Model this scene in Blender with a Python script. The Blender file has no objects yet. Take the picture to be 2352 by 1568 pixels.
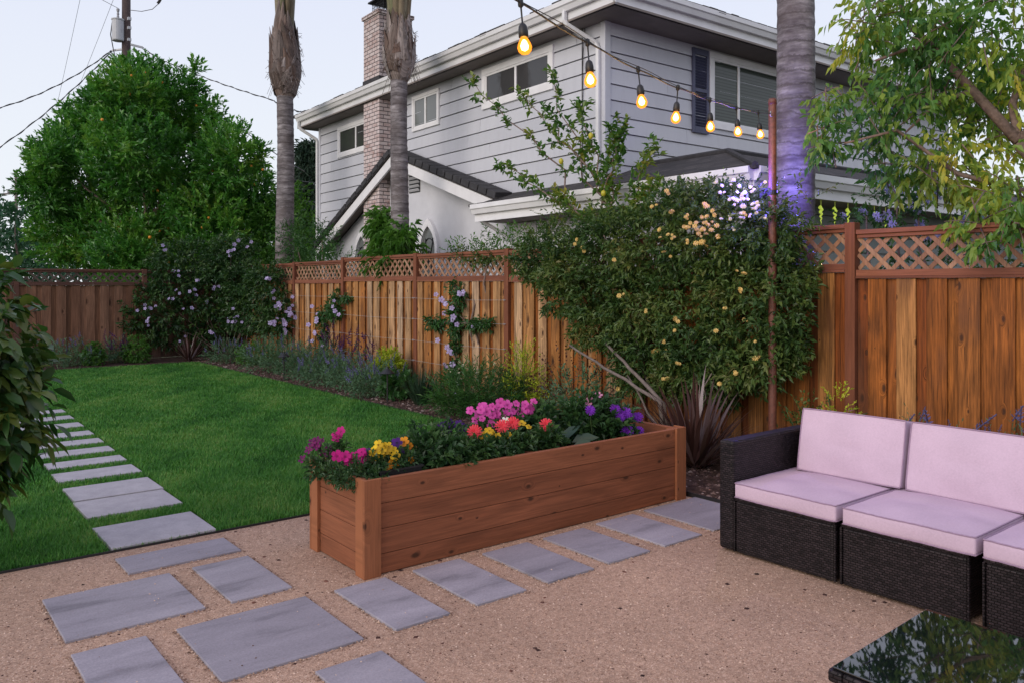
import bpy, math, random
import numpy as np
from mathutils import Vector, Matrix
R = random.Random(11)
G = np.random.default_rng(11)
sc = bpy.context.scene
COL = sc.collection
rad = math.radians

# ------------------------------------------------------------------ camera
CAM_H, FOC, CX, HY = 1.6, 1850.0, 1176.0, 655.0
YAW = rad(38.6)
FW = (math.sin(YAW), math.cos(YAW)); RT = (math.cos(YAW), -math.sin(YAW))
def at(px, py, d):
    """survey helper: the point seen at a photo coordinate, d metres ahead"""
    u = (px-CX)/FOC; w = (HY-py)/FOC
    return Vector((d*(FW[0]+u*RT[0]), d*(FW[1]+u*RT[1]), CAM_H+w*d))
cam = bpy.data.cameras.new('camera'); camo = bpy.data.objects.new('camera', cam); COL.objects.link(camo)
camo.location = (0, 0, CAM_H); camo.rotation_euler = (rad(90), 0, -YAW)
cam.sensor_width = 36; cam.lens = 36*FOC/2352; cam.shift_y = -(784-HY)/2352
cam.clip_start = .05; cam.clip_end = 2000
sc.camera = camo

# ------------------------------------------------------------------ object helpers
def link(o, parent=None):
    COL.objects.link(o)
    if parent is not None: o.parent = parent
    return o
def tag(o, label, cat, group=None, kind=None):
    if label: o['label'] = label
    if cat: o['category'] = cat
    if group: o['group'] = group
    if kind: o['kind'] = kind
    return o
def thing(name, label, cat, loc=(0, 0, 0), rz=0, group=None):
    o = bpy.data.objects.new(name, None); link(o)
    o.location = loc; o.rotation_euler = (0, 0, rz); o.empty_display_size = .1
    return tag(o, label, cat, group)
def copy_part(o, parent, loc=None, rot=None, scale=None):
    c = o.copy(); COL.objects.link(c); c.parent = parent
    if loc is not None: c.location = loc
    if rot is not None: c.rotation_euler = rot
    if scale is not None: c.scale = (scale,)*3
    return c
def fill(me, verts, sizes, loops, tint=None, midx=None, smooth=False):
    verts = np.asarray(verts, np.float32); sizes = np.asarray(sizes, np.int32); loops = np.asarray(loops, np.int32)
    me.vertices.add(len(verts)); me.vertices.foreach_set('co', verts.ravel())
    me.loops.add(len(loops)); me.loops.foreach_set('vertex_index', loops)
    me.polygons.add(len(sizes))
    st = np.concatenate([[0], np.cumsum(sizes)[:-1]]).astype(np.int32)
    me.polygons.foreach_set('loop_start', st)
    if midx is not None: me.polygons.foreach_set('material_index', np.asarray(midx, np.int32))
    me.update(calc_edges=True)
    me.polygons.foreach_set('use_smooth', np.full(len(sizes), bool(smooth)))
    if tint is not None:
        a = me.attributes.new('tint', 'FLOAT', 'FACE'); a.data.foreach_set('value', np.asarray(tint, np.float32))
    me.update()
def wbase(parent):
    p = Vector((0, 0, 0))
    while parent is not None:
        p = p + parent.location; parent = parent.parent
    return p

class MB:
    def __init__(s): s.V = []; s.F = []; s.T = []; s.M = []; s.t = .5; s.m = 0
    def v(s, p): s.V.append(tuple(p)); return len(s.V)-1
    def f(s, idx): s.F.append(tuple(idx)); s.T.append(s.t); s.M.append(s.m)
    def poly(s, pts): s.f([s.v(p) for p in pts])
    def box(s, x0, x1, y0, y1, z0, z1, t=None):
        if t is not None: s.t = t
        b = len(s.V)
        for z in (z0, z1):
            for x, y in ((x0, y0), (x1, y0), (x1, y1), (x0, y1)): s.V.append((x, y, z))
        for q in ((3, 2, 1, 0), (4, 5, 6, 7), (0, 1, 5, 4), (1, 2, 6, 5), (2, 3, 7, 6), (3, 0, 4, 7)): s.f([b+i for i in q])
    def obox(s, c, ux, uy, uz, t=None):
        if t is not None: s.t = t
        c = Vector(c); ux = Vector(ux); uy = Vector(uy); uz = Vector(uz); b = len(s.V)
        for k in (-1, 1):
            for i, j in ((-1, -1), (1, -1), (1, 1), (-1, 1)): s.V.append(tuple(c+ux*i+uy*j+uz*k))
        for q in ((3, 2, 1, 0), (4, 5, 6, 7), (0, 1, 5, 4), (1, 2, 6, 5), (2, 3, 7, 6), (3, 0, 4, 7)): s.f([b+i for i in q])
    def bar(s, p, q, w, h, side, t=None):
        p = Vector(p); q = Vector(q); d = (q-p); u = d.normalized(); sd = Vector(side); sd = (sd-u*sd.dot(u)).normalized(); n = u.cross(sd)
        s.obox((p+q)/2, d/2, sd*w/2, n*h/2, t)
    def prism(s, pts, off, t=None):
        if t is not None: s.t = t
        off = Vector(off); a = [s.v(p) for p in pts]; b = [s.v(Vector(p)+off) for p in pts]; n = len(pts)
        s.f(a[::-1]); s.f(b)
        for i in range(n): s.f((a[i], a[(i+1) % n], b[(i+1) % n], b[i]))
    def tube(s, pts, r, n=8, caps=True):
        pts = [Vector(p) for p in pts]; m = len(pts)
        if not hasattr(r, '__len__'): r = [r]*m
        T = [(pts[min(i+1, m-1)]-pts[max(i-1, 0)]).normalized() for i in range(m)]
        u = T[0].orthogonal().normalized(); rings = []
        for i in range(m):
            u = (u-T[i]*u.dot(T[i])).normalized(); w = T[i].cross(u)
            rings.append([s.v(pts[i]+(u*math.cos(2*math.pi*k/n)+w*math.sin(2*math.pi*k/n))*r[i]) for k in range(n)])
        for i in range(m-1):
            for k in range(n): s.f((rings[i][k], rings[i][(k+1) % n], rings[i+1][(k+1) % n], rings[i+1][k]))
        if caps: s.f(rings[0][::-1]); s.f(rings[-1])
    def lathe(s, prof, n=16, c=(0, 0, 0)):
        rings = [[s.v((c[0]+r*math.cos(2*math.pi*k/n), c[1]+r*math.sin(2*math.pi*k/n), c[2]+z)) for k in range(n)] for r, z in prof]
        for i in range(len(rings)-1):
            for k in range(n): s.f((rings[i][k], rings[i][(k+1) % n], rings[i+1][(k+1) % n], rings[i+1][k]))
        s.f(rings[0][::-1]); s.f(rings[-1])
    def build(s, name, mats, parent=None, smooth=False, bevel=0, world=True, seg=2):
        me = bpy.data.meshes.new(name); V = np.array(s.V, np.float32)
        if parent is not None and world: V = V-np.array(wbase(parent), np.float32)
        fill(me, V, [len(f) for f in s.F], [i for f in s.F for i in f], s.T, s.M, smooth)
        for m in (mats if isinstance(mats, (list, tuple)) else [mats]): me.materials.append(m)
        o = bpy.data.objects.new(name, me); link(o, parent)
        if bevel:
            b = o.modifiers.new('bevel', 'BEVEL'); b.width = bevel; b.segments = seg; b.limit_method = 'ANGLE'; b.angle_limit = rad(50)
        return o

# ------------------------------------------------------------------ node helpers
def mat(name):
    m = bpy.data.materials.new(name); m.use_nodes = True; nt = m.node_tree; nt.nodes.clear()
    out = nt.nodes.new('ShaderNodeOutputMaterial'); b = nt.nodes.new('ShaderNodeBsdfPrincipled')
    nt.links.new(b.outputs[0], out.inputs[0]); return m, nt, b, out
def nd(nt, t, ins=None, **props):
    n = nt.nodes.new(t)
    for k, v in props.items(): setattr(n, k, v)
    for k, v in (ins or {}).items():
        sck = n.inputs[k]
        if hasattr(v, 'is_output') and v.is_output: nt.links.new(v, sck)
        else:
            if sck.type == 'RGBA' and len(v) == 3: v = (*v, 1)
            sck.default_value = v
    return n
def mth(nt, op, a, b=0.0, c=None):
    ins = {0: a, 1: b}
    if c is not None: ins[2] = c
    return nd(nt, 'ShaderNodeMath', ins, operation=op).outputs[0]
def mixc(nt, f, a, b, mode='MIX'):
    n = nd(nt, 'ShaderNodeMix', data_type='RGBA', blend_type=mode)
    for s, v in ((n.inputs[0], f), (n.inputs[6], a), (n.inputs[7], b)):
        if hasattr(v, 'is_output') and v.is_output: nt.links.new(v, s)
        else: s.default_value = (*v, 1) if hasattr(v, '__len__') and len(v) == 3 else v
    return n.outputs[2]
def ramp(nt, f, stops):
    n = nd(nt, 'ShaderNodeValToRGB', {0: f}); e = n.color_ramp.elements
    while len(e) > 1: e.remove(e[0])
    e[0].position = stops[0][0]; e[0].color = (*stops[0][1], 1) if hasattr(stops[0][1], '__len__') else (stops[0][1],)*3+(1,)
    for p, c in stops[1:]:
        k = e.new(p); k.color = (*c, 1) if hasattr(c, '__len__') else (c, c, c, 1)
    return n.outputs[0]
def objc(nt): return nd(nt, 'ShaderNodeTexCoord').outputs['Object']
def sep(nt, v):
    n = nd(nt, 'ShaderNodeSeparateXYZ', {0: v}); return n.outputs
def comb(nt, x, y, z): return nd(nt, 'ShaderNodeCombineXYZ', {0: x, 1: y, 2: z}).outputs[0]
def noise(nt, v, scale, detail=3, rough=.55, dist=0):
    return nd(nt, 'ShaderNodeTexNoise', {'Vector': v, 'Scale': scale, 'Detail': detail, 'Roughness': rough, 'Distortion': dist}).outputs[0]
def bump(nt, b, h, strength=.3, dist=.01):
    n = nd(nt, 'ShaderNodeBump', {'Height': h, 'Strength': strength, 'Distance': dist}); nt.links.new(n.outputs[0], b.inputs['Normal'])
def attr(nt): return nd(nt, 'ShaderNodeAttribute', attribute_name='tint').outputs['Fac']

def m_plain(name, col, rough=.6, var=.12, scale=6, metal=0, bmp=0, bscale=60, spec=.5):
    m, nt, b, o = mat(name); c = objc(nt); n = noise(nt, c, scale, 5)
    lo = [x*(1-var) for x in col]; hi = [min(1, x*(1+var)) for x in col]
    nt.links.new(ramp(nt, n, [(.3, lo), (.7, hi)]), b.inputs['Base Color'])
    b.inputs['Roughness'].default_value = rough; b.inputs['Metallic'].default_value = metal; b.inputs['Specular IOR Level'].default_value = spec
    if bmp: bump(nt, b, noise(nt, c, bscale, 4), bmp, .01)
    return m
def m_wood(name, cols, along='z', across='y', knots=5.5, knotw=.07, grain=1.0, rough=.7, stain=.5, dark=(.05, .02, .01), kstretch=2.2, soil=0, kt=.42):
    """sawn wood: every board (face value tint) gets its own hue and its own stretch of grain"""
    m, nt, b, o = mat(name); c = objc(nt); s = sep(nt, c); t = attr(nt); ix = {'x': 0, 'y': 1, 'z': 2}
    ac = mth(nt, 'ADD', s[ix[across]], mth(nt, 'MULTIPLY', t, 31.7)); al = mth(nt, 'ADD', s[ix[along]], mth(nt, 'MULTIPLY', t, 53.1))
    v = comb(nt, mth(nt, 'MULTIPLY', ac, 10), al, mth(nt, 'MULTIPLY', t, 17))
    kv = comb(nt, mth(nt, 'MULTIPLY', ac, knots), mth(nt, 'MULTIPLY', al, knots/kstretch), 0.0)
    kn = nd(nt, 'ShaderNodeTexVoronoi', {'Vector': kv, 'Scale': 1.0}, voronoi_dimensions='2D'); gate = ramp(nt, sep(nt, kn.outputs['Color'])[0], [(kt, 0), (kt+.08, .45), (1, 1.25)])
    kd = mth(nt, 'DIVIDE', kn.outputs['Distance'], mth(nt, 'MAXIMUM', gate, .0005)); halo = mth(nt, 'MULTIPLY', ramp(nt, kd, [(0, 1), (.26, 0)]), gate)
    v2 = nd(nt, 'ShaderNodeVectorMath', {0: v, 1: comb(nt, mth(nt, 'MULTIPLY', halo, .9), 0.0, 0.0)}, operation='ADD').outputs[0]
    big = noise(nt, v2, .9, 3, .6, 1.2); fine = noise(nt, nd(nt, 'ShaderNodeMapping', {0: v2, 'Scale': (6, 1.6, 1)}).outputs[0], 1.6, 5, .7, .4)
    tc = ramp(nt, t, [(i/(len(cols)-1), x) for i, x in enumerate(cols)])
    g = mixc(nt, 1.0, tc, ramp(nt, fine, [(.3, 1-.42*grain), (.62, 1.08)]), 'MULTIPLY')
    g = mixc(nt, 1.0, g, ramp(nt, big, [(.3, 1-.3*grain), (.65, 1.1)]), 'MULTIPLY')
    st = noise(nt, comb(nt, mth(nt, 'MULTIPLY', ac, 2.5), mth(nt, 'MULTIPLY', al, .9), 0.0), 1.3, 3)
    g = mixc(nt, mth(nt, 'MULTIPLY', ramp(nt, st, [(.52, 0), (.75, 1)]), stain), g, [x*2.2 for x in dark])
    if knots: g = mixc(nt, ramp(nt, kd, [(0, .95), (knotw*.55, .9), (knotw*.8, .45), (knotw*1.25, 0)]), g, dark)
    if soil:
        zz = mth(nt, 'ADD', s[2], mth(nt, 'MULTIPLY', noise(nt, comb(nt, mth(nt, 'MULTIPLY', ac, 9), s[2], 0.0), 1, 4), .5))
        g = mixc(nt, mth(nt, 'MULTIPLY', ramp(nt, zz, [(.25, 1), (.75, 0)]), soil), g, (.05, .035, .03))
    nt.links.new(g, b.inputs['Base Color']); b.inputs['Roughness'].default_value = rough; b.inputs['Specular IOR Level'].default_value = .25
    bump(nt, b, fine, .25, .004); return m
def m_leaf(name, cols, rough=.42, trans=.25, spec=.4):
    """leaves: each leaf has its own green, thin enough to let light through"""
    m, nt, b, o = mat(name); t = attr(nt)
    c = ramp(nt, t, [(i/(len(cols)-1), x) for i, x in enumerate(cols)])
    nt.links.new(c, b.inputs['Base Color']); b.inputs['Roughness'].default_value = rough; b.inputs['Specular IOR Level'].default_value = spec
    tr = nd(nt, 'ShaderNodeBsdfTranslucent', {0: mixc(nt, 1.0, c, (1.3, 1.4, .7), 'MULTIPLY')}); mx = nd(nt, 'ShaderNodeMixShader', {0: trans, 1: b.outputs[0], 2: tr.outputs[0]})
    nt.links.new(mx.outputs[0], o.inputs[0]); return m
def m_petal(name, col, col2=None):
    m, nt, b, o = mat(name); t = attr(nt); col2 = col2 or [x*.6 for x in col]
    c = ramp(nt, t, [(0, col), (.8, col2), (.9, col2)])
    nt.links.new(c, b.inputs['Base Color']); b.inputs['Roughness'].default_value = .6; b.inputs['Specular IOR Level'].default_value = .2
    tr = nd(nt, 'ShaderNodeBsdfTranslucent', {0: c}); mx = nd(nt, 'ShaderNodeMixShader', {0: .3, 1: b.outputs[0], 2: tr.outputs[0]})
    nt.links.new(mx.outputs[0], o.inputs[0]); return m
def m_glow(name, col, strength):
    m, nt, b, o = mat(name); b.inputs['Base Color'].default_value = (*col, 1); b.inputs['Emission Color'].default_value = (*col, 1); b.inputs['Emission Strength'].default_value = strength
    b.inputs['Roughness'].default_value = .3; return m

# ------------------------------------------------------------------ foliage helpers
def unit(a): return a/np.maximum(np.linalg.norm(a, axis=1, keepdims=True), 1e-9)
def rdir(n): return unit(G.normal(size=(n, 3)))
def leaf_obj(name, P, D, N, L, W, m, parent=None, tint=None, fold=.25, droop=.15, hi=False):
    n = len(P); D = unit(D); S = unit(np.cross(D, N)); N = np.cross(S, D)
    L = np.broadcast_to(L, (n,)).reshape(n, 1); W = np.broadcast_to(W, (n,)).reshape(n, 1)
    if tint is None: tint = G.random(n)
    z = np.array([0, 0, 1.0])
    if hi:
        def pt(l, w, up): return P+D*L*l+S*W*w+N*W*up-z*L*droop*l*l
        vs = np.stack([pt(0, 0, 0), pt(.28, -.42, fold*.8), pt(.66, -.4, fold*.8), pt(1, 0, 0), pt(.66, .4, fold*.8), pt(.28, .42, fold*.8), pt(.28, 0, 0), pt(.66, 0, 0)], 1).reshape(-1, 3)
        pat = np.array([0, 1, 6, 1, 2, 7, 6, 2, 3, 7, 0, 6, 5, 6, 7, 4, 5, 7, 3, 4]); sz = [3, 4, 3, 3, 4, 3]; k = 8
    else:
        vs = np.stack([P, P+D*L*.45-S*W*.5+N*W*fold, P+D*L-z*L*droop, P+D*L*.45+S*W*.5+N*W*fold], 1).reshape(-1, 3)
        pat = np.array([0, 1, 2, 0, 2, 3]); sz = [3, 3]; k = 4
    loops = (pat[None, :]+(np.arange(n)*k)[:, None]).ravel(); sizes = np.tile(sz, n)
    me = bpy.data.meshes.new(name)
    fill(me, vs-np.array(wbase(parent)), sizes, loops, np.repeat(tint, len(sz)), None, hi)
    me.materials.append(m); o = bpy.data.objects.new(name, me); return link(o, parent)
def blob_twigs(lobes, n, inner=.3, up=.35, cull=.8, amp=.13):
    """twig tips in the outer shell of a crown made of overlapping lobes"""
    lobes = np.array(lobes, float); w = lobes[:, 3]*lobes[:, 4]+lobes[:, 4]*lobes[:, 5]+lobes[:, 3]*lobes[:, 5]; w /= w.sum()
    m = int(n*2.5); k = G.choice(len(lobes), m, p=w); d = rdir(m)
    r = np.where(G.random(m) < inner, G.random(m)**.5*.85, 1-.16*G.random(m)**1.3)
    bump_ = 1+amp*np.sin(d[:, 0]*5+k*2.1)*np.cos(d[:, 1]*6+k)+.1*np.sin(d[:, 2]*9+k*1.3)
    P = lobes[k, :3]+d*lobes[k, 3:]*(r*bump_)[:, None]
    keep = np.ones(m, bool)
    for j in range(len(lobes)):
        q = (P-lobes[j, :3])/lobes[j, 3:]; ins = (np.linalg.norm(q, axis=1) < cull) & (k != j); keep &= ~(ins & (G.random(m) < .85))
    P = P[keep][:n]; O = unit((d/lobes[k, 3:])[keep][:n]+np.array([0, 0, up])+G.normal(size=(len(P), 3))*.35)
    return P, O
def leaves_on(P, O, per, tl, L, W, up=.3, spread=.9, tint_j=.25, lvar=.3):
    n = len(P); s = (np.arange(per)+.6)/per
    pos = (P[:, None, :]+O[:, None, :]*(s[None, :, None]-.6)*tl).reshape(-1, 3)
    o = np.repeat(O, per, 0); d = unit(o*(.35+np.tile(s, n)[:, None]*.7)+rdir(n*per)*spread+np.array([0, 0, up]))
    N = unit(np.array([0, 0, 1.0])+o*.6+G.normal(size=(n*per, 3))*.45)
    t = np.clip(np.repeat(G.random(n), per)*(1-tint_j)+G.random(n*per)*tint_j, 0, 1)
    sc_ = 1+lvar*(G.random(n*per)*2-1)
    return pos, d, N, L*sc_, W*sc_, t
def straps(name, base, n, length, width, mats, parent, lean=(.1, .9), seg=6, droop=.6, spread=.05, tint=None, elev=None):
    """grassy or sword leaves fanning out of a base point"""
    V = []; F = []; T = []; az = G.random(n)*2*np.pi; b = np.array(base, float)
    for i in range(n):
        le = length*(.6+.45*G.random()); w = width*(.7+.5*G.random()); tl = lean[0]+(lean[1]-lean[0])*G.random()
        h = np.array([math.cos(az[i]), math.sin(az[i]), 0]); sd = np.array([-h[1], h[0], 0]); p = b+h*spread*G.random()+sd*spread*(G.random()-.5)
        a = tl; k0 = len(V); dr = droop*(.4+.8*G.random())
        for j in range(seg+1):
            s = j/seg; ww = w*(.55+.9*s if s < .4 else 1.0*(1-s)/.6+.02)*.5
            V.append(p-sd*ww); V.append(p+sd*ww+np.array([0, 0, ww*.3]))
            p = p+(h*math.sin(a)+np.array([0, 0, math.cos(a)]))*le/seg; a += dr*s*1.4/seg*2
        tv = G.random()
        for j in range(seg): F.append((k0+2*j, k0+2*j+1, k0+2*j+3, k0+2*j+2)); T.append(tv)
    me = bpy.data.meshes.new(name); fill(me, np.array(V)-np.array(wbase(parent)), [4]*len(F), np.array(F).ravel(), T, None, True)
    me.materials.append(mats); o = bpy.data.objects.new(name, me); return link(o, parent)
def limbs(name, paths, m, parent, n=7):
    mb = MB()
    for pts, r0, r1 in paths:
        k = len(pts); mb.tube(pts, [r0+(r1-r0)*i/(k-1) for i in range(k)], n)
    return mb.build(name, m, parent, smooth=True)
def curvy(a, b, k=6, j=.05):
    a = Vector(a); b = Vector(b); out = []
    for i in range(k+1):
        s = i/k; p = a.lerp(b, s); w = j*(a-b).length*math.sin(math.pi*s)
        out.append(p+Vector((R.uniform(-w, w), R.uniform(-w, w), R.uniform(-w, w)*.5)))
    return out
def flower_mesh(name, petals, r, m, rings=1, cup=.35, pw=.9, seed=0):
    """open flower: petals round a small eye; several rings make a double flower"""
    rr = random.Random(seed); mb = MB()
    for g in range(rings):
        rg = r*(1-.2*g) if rings > 1 else r; lift = cup+g*.33; np_ = max(4, petals-g*2)
        for i in range(np_):
            a = 2*math.pi*(i+.5*g)/np_+rr.uniform(-.1, .1); w = pw*math.pi/np_; mb.t = rr.uniform(0, .5)
            zz = g*r*.08
            def p(f, da, up): return (f*rg*math.cos(a+da), f*rg*math.sin(a+da), zz+up*rg)
            mb.poly([p(.08, 0, 0), p(.6, -w, lift*.55), p(.97, -w*.55, lift*.8+rr.uniform(-.06, .06)), p(1.02, 0, lift*.72), p(.97, w*.55, lift*.8+rr.uniform(-.06, .06)), p(.6, w, lift*.55)])
    if rings == 1:
        mb.t = .85; mb.poly([(r*.18*math.cos(k*1.05), r*.18*math.sin(k*1.05), r*.12) for k in range(6)])
    me = bpy.data.meshes.new(name); fill(me, mb.V, [len(f) for f in mb.F], [i for f in mb.F for i in f], mb.T, None, False); me.materials.append(m)
    return me
def put_flowers(name, meshes, pts, parent, face=(-.55, -.65, .6), jit=.4, scale=.25):
    b = wbase(parent)
    for p in pts:
        o = bpy.data.objects.new(name, R.choice(meshes)); link(o, parent); o.location = Vector(p)-b
        d = Vector(face).normalized()+Vector((R.uniform(-jit, jit), R.uniform(-jit, jit), R.uniform(-jit, jit)))
        q = d.to_track_quat('Z', 'Y').to_euler(); o.rotation_euler = q; s = 1+R.uniform(-scale, scale); o.scale = (s, s, s)

# ------------------------------------------------------------------ materials
M = {}
M['gravel'], nt, b, o = mat('decomposed_granite'); c = objc(nt)
vor = nd(nt, 'ShaderNodeTexVoronoi', {'Vector': c, 'Scale': 230.0}); rnd = sep(nt, vor.outputs['Color'])[0]
g = ramp(nt, rnd, [(0, (.23, .14, .10)), (.15, (.36, .235, .165)), (.55, (.43, .29, .21)), (.88, (.50, .345, .255)), (1, (.62, .47, .37))])
g = mixc(nt, 1.0, g, ramp(nt, noise(nt, c, 1.1, 4), [(.3, .86), (.7, 1.12)]), 'MULTIPLY')
vm = nd(nt, 'ShaderNodeTexVoronoi', {'Vector': c, 'Scale': 95.0}); g = mixc(nt, 1.0, g, ramp(nt, sep(nt, vm.outputs['Color'])[0], [(0, .78), (.15, .94), (.5, 1.0), (.9, 1.04), (1, 1.15)]), 'MULTIPLY'); g = mixc(nt, 1.0, g, ramp(nt, noise(nt, c, 26, 5, .7), [(.32, .80), (.55, 1.05)]), 'MULTIPLY')
v3 = nd(nt, 'ShaderNodeTexVoronoi', {'Vector': c, 'Scale': 38.0}); g = mixc(nt, mth(nt, 'MULTIPLY', ramp(nt, v3.outputs['Distance'], [(.1, 1), (.16, 0)]), ramp(nt, sep(nt, v3.outputs['Color'])[0], [(.62, 0), (.68, 1)])), g, (.09, .05, .035))
nt.links.new(g, b.inputs['Base Color']); b.inputs['Roughness'].default_value = .9; b.inputs['Specular IOR Level'].default_value = .15
bump(nt, b, mth(nt, 'ADD', mth(nt, 'MULTIPLY', rnd, .6), noise(nt, c, 30, 5)), .6, .008)
M['soil'] = m_plain('mulch_soil', (.06, .038, .03), .95, .5, 14, bmp=.8, bscale=50, spec=.1)
M['earth'] = m_plain('far_ground', (.10, .10, .06), .95, .3, .4, bmp=.3, spec=.1)
M['turf'] = m_plain('turf_soil', (.022, .05, .012), .95, .4, 8, bmp=.5, spec=.1)
M['grass'] = m_leaf('grass_blade', [(.026, .105, .020), (.048, .18, .030), (.075, .245, .042), (.125, .29, .058), (.21, .32, .09)], .5, .3, .25)
def m_slab(name, lo, hi, streak):
    m, nt, b, o = mat(name); c = objc(nt); oi = nd(nt, 'ShaderNodeObjectInfo').outputs['Random']
    v = nd(nt, 'ShaderNodeVectorMath', {0: nd(nt, 'ShaderNodeMapping', {0: c, 'Scale': (1.1, 4.2, 1)}).outputs[0], 1: comb(nt, mth(nt, 'MULTIPLY', oi, 40), mth(nt, 'MULTIPLY', oi, 17), 0.0)}, operation='ADD').outputs[0]
    n1 = noise(nt, v, 1.15, 6, .62, .3); f = noise(nt, c, 110, 3, .7)
    g = ramp(nt, n1, [(.3, lo), (.46, [p*.35+q*.65 for p, q in zip(lo, hi)]), (.7, hi)]) if streak else ramp(nt, noise(nt, c, 9, 4), [(.3, lo), (.7, hi)])
    g = mixc(nt, 1.0, g, ramp(nt, f, [(.3, .84), (.7, 1.12)]), 'MULTIPLY'); g = mixc(nt, mth(nt, 'MULTIPLY', oi, .22), g, [x*.72 for x in lo])
    nt.links.new(g, b.inputs['Base Color']); b.inputs['Roughness'].default_value = .8; b.inputs['Specular IOR Level'].default_value = .2; bump(nt, b, f, .2, .002); return m
M['slab'] = m_slab('porcelain_slab', (.15, .143, .165), (.37, .35, .395), True)
M['step'] = m_slab('concrete_step', (.36, .345, .37), (.45, .43, .455), False)
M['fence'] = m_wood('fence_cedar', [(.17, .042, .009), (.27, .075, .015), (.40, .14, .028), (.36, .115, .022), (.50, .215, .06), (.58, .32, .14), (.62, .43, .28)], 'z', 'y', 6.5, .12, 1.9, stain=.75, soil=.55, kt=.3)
M['fence_x'] = m_wood('fence_weathered', [(.16, .075, .04), (.26, .12, .065), (.30, .16, .10), (.20, .09, .05), (.24, .14, .10)], 'z', 'x', 4.0, .11, 1.3, stain=.6, soil=.8)
M['trim'] = m_wood('fence_trim', [(.17, .06, .035), (.22, .08, .045), (.26, .10, .055)], 'y', 'z', 0, .05, .7, stain=.2)
M['trim_x'] = m_wood('fence_trim_far', [(.10, .05, .04), (.14, .065, .045)], 'x', 'z', 0, .05, .7, stain=.2)
M['lath'] = m_wood('lattice_lath', [(.22, .11, .065), (.32, .17, .105), (.40, .24, .155), (.28, .13, .07)], 'z', 'y', 0, .05, .8, stain=.3)
M['lath_x'] = m_wood('lattice_lath_grey', [(.09, .07, .06), (.14, .105, .085)], 'z', 'x', 0, .05, .8, stain=.3)
M['postw'] = m_wood('fence_post_wood', [(.15, .05, .028), (.20, .07, .036)], 'z', 'y', 2, .05, .7, stain=.25)
M['plank'] = m_wood('planter_cedar', [(.225, .078, .037), (.27, .096, .046), (.245, .086, .041), (.30, .112, .054)], 'x', 'z', 7.5, .11, .85, kt=.5, stain=.25, kstretch=1.8)
M['plank_y'] = m_wood('planter_cedar_end', [(.22, .078, .038), (.26, .096, .047), (.24, .087, .043)], 'y', 'z', 7, .1, .7, stain=.25, kstretch=1.6)
M['plank_z'] = m_wood('planter_post', [(.27, .10, .045), (.30, .115, .052)], 'z', 'x', 6, .05, .5, stain=.1)
M['black'] = m_plain('black_plastic', (.012, .012, .013), .5, .2, 20)
M['cable'] = m_plain('black_cable', (.018, .014, .012), .55, .2, 20)
M['rust'] = m_plain('red_oxide_steel', (.13, .045, .03), .5, .35, 30, bmp=.2, bscale=90)
M['white'] = m_plain('white_trim_paint', (.76, .755, .77), .5, .05, 5)
M['gutter'] = m_plain('gutter_paint', (.70, .70, .71), .45, .07, 3)
M['siding'], nt, b, o = mat('grey_siding_paint'); c = objc(nt); s = sep(nt, c)
g = ramp(nt, attr(nt), [(0, (.49, .50, .545)), (1, (.56, .57, .615))]); st = noise(nt, comb(nt, mth(nt, 'MULTIPLY', s[0], 7), mth(nt, 'MULTIPLY', s[1], 7), mth(nt, 'MULTIPLY', s[2], .7)), 1.2, 5, .65)
g = mixc(nt, 1.0, g, ramp(nt, st, [(.3, .94), (.55, 1.0)]), 'MULTIPLY'); nt.links.new(g, b.inputs['Base Color']); b.inputs['Roughness'].default_value = .6; bump(nt, b, noise(nt, c, 40, 4), .15, .004)
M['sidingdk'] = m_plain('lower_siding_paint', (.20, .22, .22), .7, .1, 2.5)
M['stucco'] = m_plain('stucco', (.58, .585, .62), .85, .06, 3, bmp=.35, bscale=70)
M['soffit'] = m_plain('soffit_boards', (.21, .18, .165), .8, .12, 3)
M['shutter'] = m_plain('blue_shutter_paint', (.065, .07, .125), .55, .1, 5)
M['shingle'], nt, b, o = mat('roof_shingle'); c = objc(nt); s = sep(nt, c)
br = nd(nt, 'ShaderNodeTexBrick', {'Vector': comb(nt, s[1], mth(nt, 'MULTIPLY', s[0], 1.0), 0.0), 'Color1': (.03, .028, .03), 'Color2': (.065, .058, .058), 'Mortar': (.012, .012, .012), 'Scale': 1.0, 'Mortar Size': .006, 'Brick Width': .22, 'Row Height': .14})
nt.links.new(br.outputs[0], b.inputs['Base Color']); b.inputs['Roughness'].default_value = .9; bump(nt, b, mth(nt, 'ADD', noise(nt, c, 60, 4), br.outputs[0]), .5, .01)
M['tile'] = m_plain('roof_tile', (.035, .034, .038), .75, .35, 9, bmp=.3)
M['brick'], nt, b, o = mat('whitewashed_brick'); c = objc(nt); s = sep(nt, c)
bv = comb(nt, mth(nt, 'ADD', s[0], s[1]), s[2], 0.0)
br = nd(nt, 'ShaderNodeTexBrick', {'Vector': bv, 'Color1': (.36, .20, .17), 'Color2': (.62, .52, .50), 'Mortar': (.13, .11, .11), 'Scale': 1.0, 'Mortar Size': .009, 'Mortar Smooth': .2, 'Bias': .1, 'Brick Width': .21, 'Row Height': .078})
g = mixc(nt, ramp(nt, noise(nt, bv, 9, 5, .7), [(.38, 0), (.58, .75)]), br.outputs[0], (.66, .58, .58)); g = mixc(nt, br.outputs['Fac'], g, (.13, .11, .11))
nt.links.new(g, b.inputs['Base Color']); b.inputs['Roughness'].default_value = .9; bump(nt, b, mth(nt, 'SUBTRACT', noise(nt, c, 40, 4), mth(nt, 'MULTIPLY', br.outputs['Fac'], 1.5)), .7, .02)
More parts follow.
